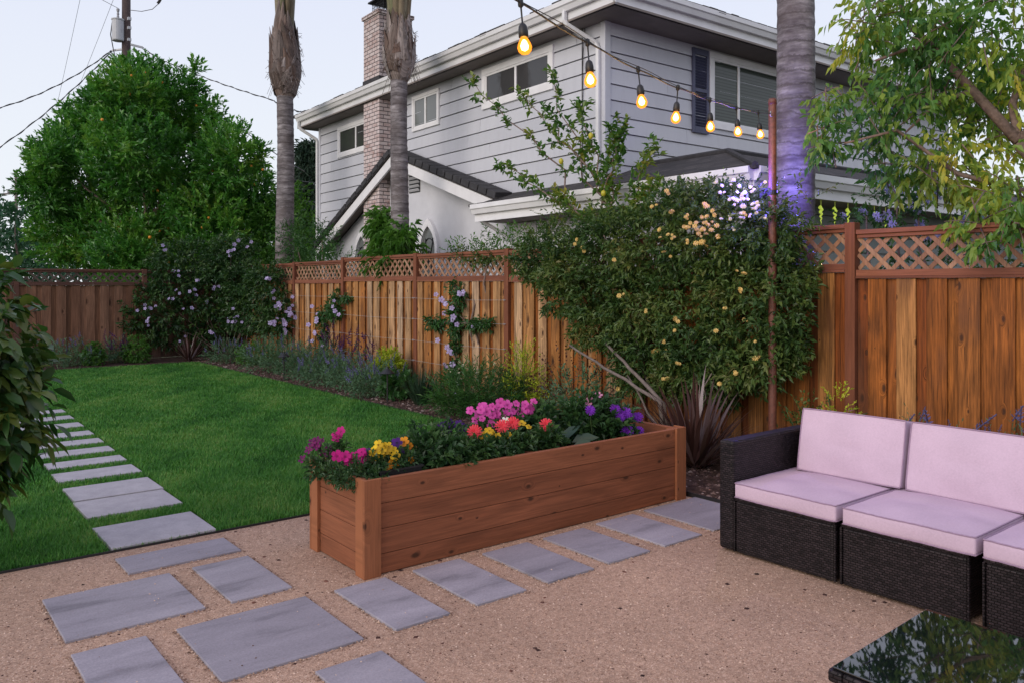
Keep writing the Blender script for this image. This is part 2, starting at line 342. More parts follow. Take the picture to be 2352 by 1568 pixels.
def m_glass(name, col, stripe, spec=.6):
    m, nt, b, o = mat(name); s = sep(nt, objc(nt))
    w = mth(nt, 'PINGPONG', s[2], stripe/2) if stripe else None
    if stripe: nt.links.new(ramp(nt, mth(nt, 'DIVIDE', w, stripe/2), [(.15, [x*.5 for x in col]), (.5, col)]), b.inputs['Base Color'])
    else: b.inputs['Base Color'].default_value = (*col, 1)
    b.inputs['Roughness'].default_value = .04; b.inputs['Specular IOR Level'].default_value = spec; return m
M['pane_blind'] = m_glass('window_pane_with_blind', (.07, .085, .075), .05, .35)
M['pane'] = m_glass('window_pane', (.05, .05, .052), 0, .45)
M['pane_frost'] = m_glass('window_pane_obscure', (.16, .17, .17), 0, .45)
M['rattan'], nt, b, o = mat('woven_rattan'); c = objc(nt); s = sep(nt, c)
br = nd(nt, 'ShaderNodeTexBrick', {'Vector': comb(nt, mth(nt, 'ADD', s[0], s[1]), mth(nt, 'ADD', s[2], 0.0), 0.0), 'Color1': (.009, .007, .008), 'Color2': (.034, .025, .028), 'Mortar': (.002, .0015, .002), 'Scale': 1.0, 'Mortar Size': .003, 'Mortar Smooth': .8, 'Brick Width': .026, 'Row Height': .0125})
nt.links.new(br.outputs[0], b.inputs['Base Color']); b.inputs['Roughness'].default_value = .45; b.inputs['Specular IOR Level'].default_value = .28; bump(nt, b, mth(nt, 'SUBTRACT', 1.0, br.outputs['Fac']), .8, .004)
M['fabric'], nt, b, o = mat('cushion_fabric'); c = objc(nt)
wv = mth(nt, 'ADD', noise(nt, nd(nt, 'ShaderNodeMapping', {0: c, 'Scale': (1, 1, 8)}).outputs[0], 90, 2), noise(nt, nd(nt, 'ShaderNodeMapping', {0: c, 'Scale': (8, 1, 1)}).outputs[0], 90, 2))
g = mixc(nt, 1.0, ramp(nt, mth(nt, 'MULTIPLY', wv, .5), [(.35, (.50, .385, .485)), (.65, (.57, .44, .55))]), ramp(nt, noise(nt, c, 4, 3), [(.3, .93), (.7, 1.05)]), 'MULTIPLY')
nt.links.new(g, b.inputs['Base Color']); b.inputs['Roughness'].default_value = .95; b.inputs['Specular IOR Level'].default_value = .1; bump(nt, b, mth(nt, 'ADD', mth(nt, 'MULTIPLY', wv, .15), mth(nt, 'MULTIPLY', noise(nt, c, 5, 2), 2.5)), .12, .004)
M['piping'] = m_plain('cushion_piping', (.30, .21, .30), .9, .1, 20)
M['tglass'], nt, b, o = mat('table_glass'); b.inputs['Base Color'].default_value = (.006, .009, .009, 1); b.inputs['Roughness'].default_value = .02; b.inputs['Specular IOR Level'].default_value = .9; b.inputs['IOR'].default_value = 1.7
M['palm'], nt, b, o = mat('palm_trunk'); c = objc(nt); s = sep(nt, c)
n1 = noise(nt, comb(nt, mth(nt, 'MULTIPLY', s[0], 2.0), mth(nt, 'MULTIPLY', s[1], 2.0), mth(nt, 'MULTIPLY', s[2], 9)), 1.6, 5, .65); n2 = noise(nt, c, 5, 6, .7)
g = mixc(nt, 1.0, ramp(nt, n1, [(.3, (.085, .07, .075)), (.5, (.18, .16, .165)), (.7, (.36, .33, .34))]), ramp(nt, n2, [(.3, .6), (.62, 1.1)]), 'MULTIPLY')
rg = mth(nt, 'PINGPONG', mth(nt, 'ADD', s[2], mth(nt, 'MULTIPLY', n2, .16)), .07); g = mixc(nt, ramp(nt, rg, [(.004, .6), (.016, 0)]), g, (.05, .04, .038))
g = mixc(nt, mth(nt, 'MULTIPLY', ramp(nt, noise(nt, comb(nt, s[0], s[1], mth(nt, 'MULTIPLY', s[2], 1.5)), 1.7, 5, .65), [(.46, 0), (.62, 1)]), .62), g, (.085, .065, .06))
nt.links.new(g, b.inputs['Base Color']); b.inputs['Roughness'].default_value = .85; bump(nt, b, mth(nt, 'ADD', n2, n1), .5, .02)
M['boot'] = m_wood('palm_boot', [(.13, .085, .065), (.30, .24, .215), (.46, .41, .40), (.20, .13, .10), (.38, .32, .30), (.09, .06, .045)], 'z', 'y', 0, .05, 1.7, stain=.75)
M['petiole'] = m_wood('palm_petiole', [(.20, .22, .12), (.26, .20, .13), (.30, .28, .20)], 'z', 'y', 0, .05, 1.0, stain=.3)
M['frond'] = m_leaf('palm_frond', [(.05, .10, .02), (.08, .15, .03)], .4)
M['bark'] = m_plain('tree_bark', (.17, .12, .10), .9, .4, 25, bmp=.7, bscale=40)
M['barkpale'] = m_plain('pale_bark', (.15, .12, .105), .9, .3, 25, bmp=.5, bscale=40)
M['stem'] = m_plain('green_stem', (.06, .10, .03), .7, .3, 25)
M['pole'] = m_plain('creosote_pole', (.055, .037, .033), .85, .35, 18, bmp=.4)
M['pole_far'] = m_plain('grey_pole', (.16, .13, .12), .85, .3, 10)
M['steel'] = m_plain('grey_enamel', (.42, .43, .45), .4, .06, 3)
M['lf_orange'] = m_leaf('citrus_leaf', [(.018, .08, .016), (.042, .16, .026), (.08, .25, .036), (.15, .32, .046), (.26, .34, .06)], .34, .28, .5)
M['lf_vine'] = m_leaf('vine_leaf', [(.012, .04, .012), (.022, .068, .018), (.04, .10, .022), (.08, .13, .03)], .4, .2)
M['lf_rose'] = m_leaf('rose_leaf', [(.022, .052, .018), (.036, .085, .024), (.065, .125, .03), (.12, .165, .04), (.20, .16, .06)], .42, .25, .35)
M['lf_near'] = m_leaf('broad_leaf', [(.016, .055, .018), (.03, .09, .024), (.05, .12, .028), (.12, .16, .03), (.03, .095, .05)], .33, .28, .5)
M['lf_lemon'] = m_leaf('lemon_leaf', [(.035, .10, .02), (.06, .15, .025), (.10, .20, .03), (.17, .24, .04), (.30, .27, .04)], .36, .35, .45)
M['lf_tree'] = m_leaf('drooping_leaf', [(.05, .15, .04), (.10, .235, .045), (.20, .32, .055), (.34, .40, .055), (.50, .42, .05)], .4, .42, .4)
M['lf_shrub'] = m_leaf('shrub_leaf', [(.02, .07, .02), (.04, .12, .03), (.07, .16, .03)], .4)
M['lf_far'] = m_leaf('far_leaf', [(.02, .07, .04), (.035, .11, .055), (.05, .13, .06)], .5)
M['lf_con'] = m_leaf('conifer_needle', [(.015, .04, .02), (.03, .06, .03)], .6, .1)
M['lf_lime'] = m_leaf('lime_foliage', [(.17, .26, .018), (.34, .43, .028), (.55, .58, .05)], .5, .3)
M['lf_bright'] = m_leaf('box_foliage', [(.03, .10, .014), (.06, .17, .02), (.10, .22, .03)], .45, .25)
M['lf_grey'] = m_leaf('catmint_foliage', [(.045, .105, .055), (.075, .155, .08), (.11, .20, .10)], .6, .2)
M['lf_dark'] = m_leaf('dark_foliage', [(.016, .04, .022), (.03, .07, .035)], .5, .15)
M['lf_red'] = m_leaf('burgundy_foliage', [(.04, .012, .016), (.075, .02, .025), (.05, .03, .02)], .5, .2)
M['lf_bronze'] = m_leaf('bronze_flax', [(.035, .018, .016), (.065, .028, .025), (.10, .05, .042), (.17, .12, .125)], .32, .15, .6)
M['lf_bed'] = m_leaf('planter_foliage', [(.018, .055, .022), (.034, .09, .03), (.07, .14, .04)], .42, .25)
M['lf_big'] = m_leaf('large_grey_green_leaf', [(.03, .065, .045), (.05, .09, .055)], .4, .15)
M['lavender'] = m_petal('lavender_bloom', (.20, .19, .38)); M['lilac'] = m_petal('lilac_bloom', (.58, .52, .80), (.36, .26, .5))
M['wisteria'] = m_petal('pale_violet_bloom', (.46, .46, .70), (.34, .33, .58))
M['yellow'] = m_petal('yellow_petal', (.85, .60, .03), (.25, .12, .01)); M['cream'] = m_petal('cream_yellow_rose', (.82, .64, .26), (.66, .44, .12))
M['amber'] = m_petal('amber_petal', (.85, .36, .02), (.3, .08, .01)); M['magenta'] = m_petal('magenta_petal', (.62, .02, .26), (.3, .01, .12))
M['pink'] = m_petal('pink_petal', (.78, .13, .50), (.45, .03, .25)); M['lpink'] = m_petal('light_pink_petal', (.80, .35, .55))
M['coral'] = m_petal('coral_petal', (.80, .05, .09), (.78, .16, .17)); M['violet'] = m_petal('violet_petal', (.08, .02, .20), (.02, .01, .05))
M['purple'] = m_petal('purple_petal', (.26, .05, .55), (.12, .02, .3)); M['plum'] = m_petal('plum_petal', (.12, .012, .10), (.25, .02, .14))
M['whitep'] = m_petal('white_petal', (.8, .8, .78), (.7, .6, .2))
M['orange'] = m_plain('orange_peel', (.70, .27, .03), .5, .12, 12)
M['bulb'], nt, b, o = mat('amber_bulb_glass'); em = nd(nt, 'ShaderNodeEmission', {0: (1, .30, .028), 1: 2.3}); tp = nd(nt, 'ShaderNodeBsdfTransparent', {0: (1, .72, .35)}); mx = nd(nt, 'ShaderNodeMixShader', {0: .55, 1: tp.outputs[0], 2: em.outputs[0]}); nt.links.new(mx.outputs[0], o.inputs[0])
M['filament'] = m_glow('hot_filament', (1, .74, .36), 34.0)
M['fairy'] = m_glow('fairy_bulb', (1, .75, .4), 12.0)
M['uvled'] = m_glow('violet_led', (.16, .08, 1), 14.0)
M['icicle'] = m_glow('lime_icicle', (.50, .62, .08), .5)
M['porcelain'] = m_plain('porcelain', (.3, .3, .31), .3, .05)

# ------------------------------------------------------------------ ground
mb = MB(); mb.box(-300, 300, -300, 300, -.5, -.06); g = mb.build('ground', M['earth']); tag(g, None, None, kind='structure')
mb = MB(); mb.box(-3, 4.86, -3, 5.27, -.05, 0); g = mb.build('gravel_patio', M['gravel']); tag(g, None, None, kind='structure')
mb = MB(); mb.box(-3, 5.3, 5.274, 17.1, -.05, .002); g = mb.build('lawn', M['turf']); tag(g, None, None, kind='structure')
mb = MB(); mb.box(5.304, 6.72, 5.26, 18.6, -.05, .02); mb.box(4.864, 6.72, -3, 5.256, -.05, .02); mb.box(-3, 5.3, 17.104, 18.6, -.05, .02)
g = mb.build('planting_bed', M['soil']); tag(g, None, None, kind='structure')

# grass: blades by the hundred thousand (nobody could count them)
TILES = [(5.285, 5.81), (6.08, 6.575), (6.615, 7.08), (7.33, 7.68), (7.90, 8.17), (8.43, 8.70), (8.95, 9.22), (9.48, 9.76), (10.1, 10.42), (10.75, 11.04), (11.36, 11.64)]
def path_x(y): return 1.13+(y-5.28)*.028, 1.755+(y-5.28)*.028
def blades(x0, x1, y0, y1, dens, h, w):
    n = int((x1-x0)*(y1-y0)*dens); return np.stack([G.uniform(x0, x1, n), G.uniform(y0, y1, n), np.full(n, h), np.full(n, w)], 1)
B = np.concatenate([blades(-.6, 4.0, 5.275, 7.0, 15000, .04, .0042), blades(-.6, 5.3, 7.0, 9.0, 8000, .042, .0056), blades(0, 5.3, 9, 12.5, 4600, .042, .0078), blades(.5, 5.3, 12.5, 17.1, 2800, .045, .0105)])
xl, xr = path_x(B[:, 1]); inx = (B[:, 0] > xl-.012) & (B[:, 0] < xr+.012); ontile = np.zeros(len(B), bool); thin = np.zeros(len(B), bool)
for a, b_ in TILES: ontile |= inx & (B[:, 1] > a-.004) & (B[:, 1] < b_+.004)
thin = inx & (B[:, 1] < 11.7); B[thin, 2] *= .8
gap = inx & (B[:, 1] > 6.57) & (B[:, 1] < 6.62); B = B[~(ontile | gap)]
n = len(B); az = G.random(n)*6.283; tl = G.random(n)*.55; D = np.stack([np.cos(az)*np.sin(tl), np.sin(az)*np.sin(tl), np.cos(tl)], 1)
patch = .48+.16*np.sin(B[:, 0]*2.1+B[:, 1]*.7)*np.cos(B[:, 1]*1.3-B[:, 0])+.12*np.sin(B[:, 0]*5.3-B[:, 1]*3.1+1.7*np.sin(B[:, 1]*2.3))+.10*np.sin(B[:, 0]*11+np.sin(B[:, 1]*7)*2)+G.normal(size=n)*.22
edge = np.minimum(np.abs(B[:, 0]-xl[~(ontile | gap)]), np.abs(B[:, 0]-xr[~(ontile | gap)]))
S = np.stack([-np.sin(az), np.cos(az), az*0], 1); h = B[:, 2:3]*(.6+.6*G.random((n, 1))); w = B[:, 3:4]
P0 = np.stack([B[:, 0], B[:, 1], np.zeros(n)], 1); tip = P0+D*h+np.stack([np.cos(az), np.sin(az), az*0], 1)*h*.25
mid = P0+D*h*.55
vs = np.stack([P0-S*w*.5, P0+S*w*.5, mid+S*w*.45, tip, mid-S*w*.45], 1).reshape(-1, 3)
me = bpy.data.meshes.new('grass'); fill(me, vs, np.tile([4, 3], n), (np.array([0, 1, 2, 4, 4, 2, 3])[None]+(np.arange(n)*5)[:, None]).ravel(), np.repeat(np.clip(patch, 0, 1), 2))
me.materials.append(M['grass']); o = link(bpy.data.objects.new('grass', me)); tag(o, 'short mown green grass of the lawn', 'grass', kind='stuff')

# loose grit on the patio, bark chips in the bed
def pebbles(name, m, n, xs, ys, z, r0, r1, flat, label, cat, mask=None):
    P = np.stack([G.uniform(*xs, n), G.uniform(*ys, n), np.full(n, z)], 1)
    if mask is not None: P = P[mask(P)]
    n = len(P); r = r0+(r1-r0)*G.random((n, 1))**2; a = G.random(n)*6.28; el = .7+.6*G.random(n)
    ux = np.stack([np.cos(a), np.sin(a), a*0], 1)*r*el[:, None]; uy = np.stack([-np.sin(a), np.cos(a), a*0], 1)*r/el[:, None]; uz = np.array([0, 0, 1.0])*r*flat
    vs = np.stack([P+ux, P+uy, P-ux, P-uy, P+uz+ux*.3, P+uz*.9-ux*.3], 1).reshape(-1, 3)
    pat = np.array([0, 1, 4, 1, 5, 4, 1, 2, 5, 2, 3, 5, 3, 4, 5, 3, 0, 4])
    me = bpy.data.meshes.new(name); fill(me, vs, np.tile([3]*6, n), (pat[None]+(np.arange(n)*6)[:, None]).ravel(), np.repeat(G.random(n), 6)); me.materials.append(m)
    o = link(bpy.data.objects.new(name, me)); tag(o, label, cat, kind='stuff')
def m_tint(name, stops, rough=.9):
    m, nt, b, o = mat(name); nt.links.new(ramp(nt, attr(nt), stops), b.inputs['Base Color']); b.inputs['Roughness'].default_value = rough; b.inputs['Specular IOR Level'].default_value = .15; return m
SLABS = [(1.12, 1.75, 4.80, 5.11), (.685, 1.30, 4.055, 4.67), (1.425, 1.745, 4.045, 4.68), (1.11, 1.745, 3.255, 3.885), (.68, .985, 3.27, 3.90), (1.90, 2.205, 3.245, 3.868), (2.37, 2.69, 3.245, 3.862), (2.845, 3.19, 3.252, 3.85), (3.315, 3.665, 3.26, 3.845), (3.80, 4.16, 3.265, 3.862), (4.29, 4.86, 3.27, 3.88), (1.435, 1.745, 2.49, 3.10)]
def offslab(P):
    k = np.ones(len(P), bool)
    for a, b_, c_, d_ in SLABS: k &= ~((P[:, 0] > a-.005) & (P[:, 0] < b_+.005) & (P[:, 1] > c_-.005) & (P[:, 1] < d_+.005))
    on = ~k & (G.random(len(P)) < .03); P[on, 2] = .0125
    return k | on
pebbles('gravel', m_tint('grit', [(0, (.08, .045, .035)), (.2, (.25, .155, .11)), (.6, (.45, .30, .22)), (1, (.64, .50, .41))]), 24000, (.1, 4.8), (1.6, 5.26), 0, .0016, .0055, .8, 'fine tan decomposed granite grit of the patio', 'gravel', offslab)
pebbles('bark_mulch', m_tint('bark_chip', [(0, (.03, .018, .015)), (.5, (.085, .05, .04)), (.85, (.15, .10, .085)), (1, (.30, .24, .22))]), 16000, (4.87, 6.7), (2.2, 18), .02, .008, .03, .5, 'dark brown bark chips covering the planting bed', 'mulch', lambda P: (P[:, 0] > 5.31) | (P[:, 1] < 5.25))

pebbles('leaf_litter', m_tint('dry_bits', [(0, (.03, .018, .016)), (.6, (.07, .035, .03)), (1, (.16, .07, .05))]), 260, (.2, 4.8), (1.6, 5.26), .0, .006, .018, .35, 'scattered dark seeds and dry leaf bits on the gravel', 'leaf litter')
def banked(P):
    k = np.zeros(len(P), bool); ins = np.zeros(len(P), bool)
    for a, b_, c_, d_ in SLABS:
        dx = np.maximum(a-P[:, 0], P[:, 0]-b_); dy = np.maximum(c_-P[:, 1], P[:, 1]-d_); d = np.maximum(dx, dy); k |= (d > -.006) & (d < .022); ins |= d < -.006
    return k & ~ins
pebbles('gravel', m_tint('edge_grit', [(0, (.10, .06, .045)), (.3, (.28, .18, .13)), (.7, (.44, .30, .22)), (1, (.6, .47, .38))]), 90000, (.6, 4.9), (2.4, 5.2), .003, .002, .0065, .9, 'tan grit banked against the edges of the paving slabs', 'gravel', banked)
# black edging strips
mb = MB(); mb.box(-3, 2.6, 5.264, 5.270, -.04, .014); mb.box(2.6, 5.3, 5.264, 5.270, -.04, .014)
tag(mb.build('lawn_edging', M['black']), 'black edging strip between the lawn and the gravel patio', 'edging')
mb = MB(); mb.box(5.296, 5.306, 5.28, 17.1, -.04, .03); mb.box(2.2, 5.296, 17.096, 17.106, -.04, .03)
tag(mb.build('lawn_edging', M['black']), 'low dark edging between the lawn and the flower beds', 'edging')
mb = MB(); mb.box(4.86, 4.87, 3.0, 5.26, -.04, .035)
tag(mb.build('lawn_edging', M['black']), 'short black edging beside the mulch behind the sofa', 'edging')

# ------------------------------------------------------------------ paving slabs and stepping stones
SL = ['long narrow streaked slab lying beside the lawn edging at the end of the stepping path', 'large square slab, the leftmost in the gravel', 'rectangular slab with a dark band, between the narrow slab and the planter corner',
      'largest square slab in front of the planter corner', 'rectangular slab cut by the bottom edge of the photo at far left', 'rectangular slab touching the near corner post of the planter',
      'second rectangular slab along the planter front, counted from its corner post', 'dark patched rectangular slab before the middle of the planter', 'pale rectangular slab with a small dark stain near its left corner, along the planter',
      'rectangular slab before the right end of the planter, just left of the sofa', 'square slab running behind the arm of the sofa', 'slab at the bottom edge of the photo below the largest square slab']
for i, (a, b_, c_, d_) in enumerate(SLABS):
    mb = MB(); mb.box(a, b_, c_, d_, -.03, .012); bx = (a+b_)/2; by = (c_+d_)/2
    mb.V = [(x-bx, y-by, z) for x, y, z in mb.V]; o = mb.build('paving_slab', M['slab'], bevel=.003); o.location = (bx, by, 0); o.rotation_euler = (R.uniform(-.002, .002), R.uniform(-.002, .002), R.uniform(-.008, .008))
    tag(o, SL[i], 'paving slab', 'porcelain slabs set in the gravel')
ORD = ['nearest', 'second', 'third', 'fourth', 'fifth', 'sixth', 'seventh', 'eighth', 'ninth', 'tenth', 'farthest']
for i, (a, b_) in enumerate(TILES):
    y = (a+b_)/2; xl_, xr_ = path_x(y); mb = MB(); mb.box(-(xr_-xl_)/2, (xr_-xl_)/2, -(b_-a)/2, (b_-a)/2, -.03, .022); o = mb.build('stepping_stone', M['step'], bevel=.004)
    o.location = ((xl_+xr_)/2, y, 0); o.rotation_euler = (0, 0, R.uniform(-.006, .006))
    lab = ['pale concrete stepping stone nearest the gravel, touching the black edging', 'second pale stepping stone of the lawn path from the gravel', 'third pale stepping stone, parted by only a thin gap from the one before it'][i] if i < 3 else '%s pale concrete stepping stone of the lawn path, counted from the gravel' % ORD[i]
    tag(o, lab, 'stepping stone', 'stepping stones across the lawn')

# ------------------------------------------------------------------ raised planter
PX0, PX1, PY0, PY1, PZ = 2.10, 4.80, 3.915, 4.61, .535
pt = thing('raised_planter', 'long raised planter box of brown cedar boards full of flowers', 'planter', ((PX0+PX1)/2, (PY0+PY1)/2, 0))
HB = [.005, .115, .255, .395, .533]
for side in (0, 1):
    yy = (PY0+.022, PY0+.058) if side == 0 else (PY1-.058, PY1-.022)
    for i in range(4):
        mb = MB(); mb.box(PX0+.03, PX1-.03, *yy, HB[i], HB[i+1]-.003, [.12, .4, .7, .88][i] if side == 0 else .3+.2*i); mb.build('board', M['plank'], pt, bevel=.003)
for side in (0, 1):
    xx = (PX0+.022, PX0+.058) if side == 0 else (PX1-.058, PX1-.022)
    for i in range(4):
        mb = MB(); mb.box(*xx, PY0+.06, PY1-.06, HB[i], HB[i+1]-.003, .15+.22*i); mb.build('board', M['plank_y'], pt, bevel=.003)
for ix, x in enumerate((PX0, PX1)):
    for iy, y in enumerate((PY0, PY1)):
        sx = 1 if ix == 0 else -1; sy = 1 if iy == 0 else -1
        mb = MB(); a = sorted((x, x+sx*.105)); b_ = sorted((y, y+sy*.021)); mb.box(a[0], a[1], b_[0], b_[1], 0, PZ+.004, .3+.2*ix)
        a2 = sorted((x+sx*.0005, x+sx*.021)); b2 = sorted((y+sy*.0212, y+sy*.105)); mb.box(a2[0], a2[1], b2[0], b2[1], 0, PZ+.004, .55)
        mb.box(*sorted((x+sx*.06, x+sx*.105)), *sorted((y+sy*.06, y+sy*.105)), .1, PZ-.01, .4)
        mb.build('corner_post', M['plank_z'], pt, bevel=.0025)
mb = MB(); mb.box(PX0+.06, PX1-.06, PY0+.06, PY1-.06, .3, .455); mb.build('soil', M['soil'], pt)
mb = MB(); mb.box(3.35, 3.40, PY0+.06, PY1-.06, .46, .515, .6); mb.build('brace', M['plank_y'], pt, bevel=.003)

def bed_plant(name, label, cat, c, lobes, n, per, tl, L, W, m, flowers=None, group=None, up=.6, **kw):
    """a plant in the planter or bed: foliage + stems + its flowers"""
    t = thing(name, label, cat, c, group=group)
    P, O = blob_twigs(lobes, n, .45, up); p, d, N, l, w, ti = leaves_on(P, O, per, tl, L, W, up=.4)
    k = p[:, 2] > c[2]+.004
    leaf_obj('foliage', p[k], d[k], N[k], l[k], w[k], m, t, ti[k], **kw)
    mb = MB()
    for q in P[::max(1, len(P)//14)]: mb.tube([(c[0]+(q[0]-c[0])*.25, c[1]+(q[1]-c[1])*.25, c[2]), ((c[0]+q[0])/2+.01, (c[1]+q[1])/2, (c[2]*.4+q[2]*.6)), q], .003, 4)
    if flowers:
        for fl in flowers:
            for q in fl[1]: mb.tube([(q[0]*.7+c[0]*.3, q[1]*.7+c[1]*.3, c[2]+.03), (q[0], q[1]+.004, q[2]-.004)], .0022, 4)
    mb.build('stem', M['stem'], t)
    for fl in (flowers or []): put_flowers('flower', fl[0], fl[1], t, *(fl[2:] or []))
    return t
fm = flower_mesh
F_plum = [fm('flower', 5, .030, M['plum'], seed=i) for i in range(3)]; F_mag = [fm('flower', 5, .029, M['magenta'], cup=.2, pw=1.1, seed=i) for i in range(3)]
F_yel = [fm('flower', 5, .029, M['yellow'], cup=.15, pw=1.15, seed=i) for i in range(3)]; F_pan = [fm('flower', 5, .030, M['violet'], cup=.15, pw=1.15, seed=i) for i in range(2)]
F_amb = [fm('flower', 5, .028, M['amber'], cup=.2, pw=1.15, seed=i) for i in range(2)]; F_vio = [fm('flower', 5, .033, M['violet'], cup=.3, pw=1.1, seed=i) for i in range(3)]
F_cor = [fm('flower', 16, .046, M['coral'], 5, cup=.12, pw=.9, seed=i) for i in range(2)]; F_pink = [fm('flower', 5, .033, M['pink'], cup=.28, pw=1.2, seed=i) for i in range(4)]
F_pur = [fm('flower', 13, .045, M['purple'], 5, cup=.12, pw=1.0, seed=i) for i in range(2)]; F_lp = [fm('flower', 5, .03, M['lpink'], seed=3)]; F_wh = [fm('flower', 6, .04, M['whitep'], seed=1)]
S0 = .455
bed_plant('petunia', 'dark plum petunia with two tall magenta stems at the left end of the planter', 'petunia', (2.15, 4.42, S0), [(2.13, 4.42, .53, .12, .13, .11), (2.17, 4.36, .62, .03, .03, .1)], 150, 9, .06, .032, .014, M['lf_bed'],
    [(F_plum, [(2.03, 4.42, .68), (2.09, 4.42, .68), (2.01, 4.42, .64), (2.1, 4.42, .61), (2.14, 4.42, .62), (2.06, 4.42, .69), (2.12, 4.42, .6), (2.05, 4.4, .66), (2.07, 4.44, .65), (2.03, 4.55, .56)]), (F_mag, [(2.18, 4.35, .74), (2.15, 4.35, .71)])])
bed_plant('petunia', 'hot magenta petunia spilling over the near left corner of the planter', 'petunia', (2.16, 4.13, S0), [(2.15, 4.1, .55, .13, .13, .08), (2.24, 4.02, .5, .08, .06, .05), (2.08, 4.2, .53, .06, .12, .06)], 210, 9, .06, .026, .012, M['lf_bed'],
    [(F_mag, [(2.04, 4.12, .65), (2.09, 4.12, .64), (2.13, 4.12, .64), (2.17, 4.12, .64), (2.19, 4.12, .65), (2.13, 4.12, .62), (2.2, 4.12, .61), (2.1, 4.12, .61), (2.16, 4.1, .62), (2.21, 4.14, .64)])])
bed_plant('pansy', 'yellow and dark violet pansies in a black nursery tray', 'pansy', (2.38, 4.12, S0), [(2.32, 4.12, .57, .1, .1, .06), (2.46, 4.13, .56, .1, .1, .07)], 120, 8, .06, .034, .016, M['lf_bed'],
    [(F_yel, [(2.26, 4.12, .64), (2.3, 4.12, .68), (2.34, 4.12, .67), (2.28, 4.12, .65), (2.29, 4.12, .61), (2.35, 4.12, .64), (2.4, 4.12, .63), (2.32, 4.12, .62), (2.31, 4.1, .65), (2.37, 4.13, .66), (2.4, 4.1, .61)]),
     (F_pan, [(2.44, 4.15, .67), (2.25, 4.15, .64), (2.47, 4.15, .61)]), (F_amb, [(2.49, 4.15, .67), (2.53, 4.15, .64), (2.51, 4.1, .57), (2.39, 4.1, .56), (2.35, 4.1, .55)])])
t = thing('nursery_tray', 'black plastic nursery tray standing on the planter soil under the pansies', 'tray', (2.4, 4.1, S0))
mb = MB(); x0, x1, y0, y1 = 2.26, 2.54, 4.03, 4.19
for b_ in ((x0, x1, y0, y0+.006), (x0, x1, y1-.006, y1), (x0, x0+.006, y0+.006, y1-.006), (x1-.006, x1, y0+.006, y1-.006)): mb.box(*b_, S0+.006, .548)
mb.box(x0, x1, y0, y1, S0, S0+.005); mb.build('wall', M['black'], t, bevel=.002)
mb = MB()
for b_ in ((x0-.01, x1+.01, y0-.01, y0-.001), (x0-.01, x1+.01, y1+.001, y1+.01), (x0-.01, x0-.001, y0, y1), (x1+.001, x1+.01, y0, y1)): mb.box(*b_, .54, .55)
mb.build('rim', M['black'], t)
bed_plant('leafy_plant', 'dark leafy flowerless plant between the pansies and the violet petunia', 'plant', (2.68, 4.25, S0), [(2.68, 4.22, .58, .16, .22, .13), (2.82, 4.1, .54, .12, .12, .1)], 190, 9, .08, .05, .024, M['lf_bed'])
bed_plant('petunia', 'deep violet petunia on tall dark leaves left of the coral flowers', 'petunia', (2.97, 4.34, S0), [(2.97, 4.34, .56, .18, .18, .13), (2.96, 4.12, .53, .14, .12, .1)], 260, 9, .08, .045, .02, M['lf_bed'],
    [(F_vio, [(2.92, 4.4, .67), (2.96, 4.4, .65), (2.99, 4.4, .7), (2.95, 4.4, .68), (3.06, 4.4, .68), (3.08, 4.4, .63), (3.09, 4.4, .66), (2.9, 4.38, .65), (3.02, 4.42, .66)])])
CO = [(3.01, 4.15, .67), (3.23, 4.15, .68), (3.32, 4.15, .69), (3.61, 4.15, .65)]
for i, lab in enumerate(['coral red dahlia bloom nearest the violet petunia', 'smaller coral dahlia half hidden under the pink petunias', 'coral dahlia beside the white bloom', 'largest coral red dahlia, standing alone right of the yellow flowers']):
    q = CO[i]; bed_plant('dahlia', lab, 'dahlia', (q[0], q[1]-.03, S0), [(q[0], q[1]-.03, .54, .1, .09, .08)], 60, 8, .07, .055, .022, M['lf_bed'], [(F_cor, [q], (-.5, -.7, .55), .15, .12)], group='coral dahlias in the planter')
bed_plant('pansy', 'bright yellow pansy with one white bloom below the pink petunias', 'pansy', (3.14, 4.08, S0), [(3.14, 4.06, .54, .14, .09, .07), (3.34, 4.1, .56, .12, .08, .08)], 130, 8, .06, .036, .016, M['lf_bed'],
    [(F_yel, [(3.1, 4.12, .67), (3.08, 4.12, .65), (3.12, 4.12, .66), (3.17, 4.12, .63), (3.37, 4.12, .69), (3.43, 4.12, .66), (3.06, 4.12, .64), (3.24, 4.1, .63)]), (F_wh, [(3.3, 4.2, .7)])])
PK = [(3.24, 4.4, .76), (3.25, 4.4, .7), (3.34, 4.4, .77), (3.34, 4.4, .71), (3.38, 4.4, .72), (3.39, 4.4, .76), (3.47, 4.4, .77), (3.45, 4.4, .71), (3.52, 4.4, .72), (3.55, 4.4, .77), (3.63, 4.4, .76), (3.63, 4.4, .71), (3.71, 4.4, .77), (3.43, 4.4, .69), (3.49, 4.4, .69), (3.34, 4.4, .65), (3.6, 4.4, .71), (3.67, 4.4, .72), (3.29, 4.4, .74), (3.41, 4.4, .79)]
PK += [(x+R.uniform(-.03, .03), y+R.uniform(.03, .14), z+R.uniform(-.03, .02)) for x, y, z in PK[:6]]
bed_plant('petunia', 'large bright pink petunia, the tallest mass of blooms in the middle of the planter', 'petunia', (3.48, 4.43, S0), [(3.46, 4.44, .6, .26, .14, .1)], 170, 9, .08, .04, .02, M['lf_bed'], [(F_pink, PK, (-.5, -.7, .5))])
t = bed_plant('broadleaf_plant', 'plant with long grey green paddle leaves leaning over the planter edge', 'plant', (3.85, 4.25, S0), [(3.75, 4.42, .6, .2, .14, .12)], 90, 8, .1, .075, .035, M['lf_bed'])
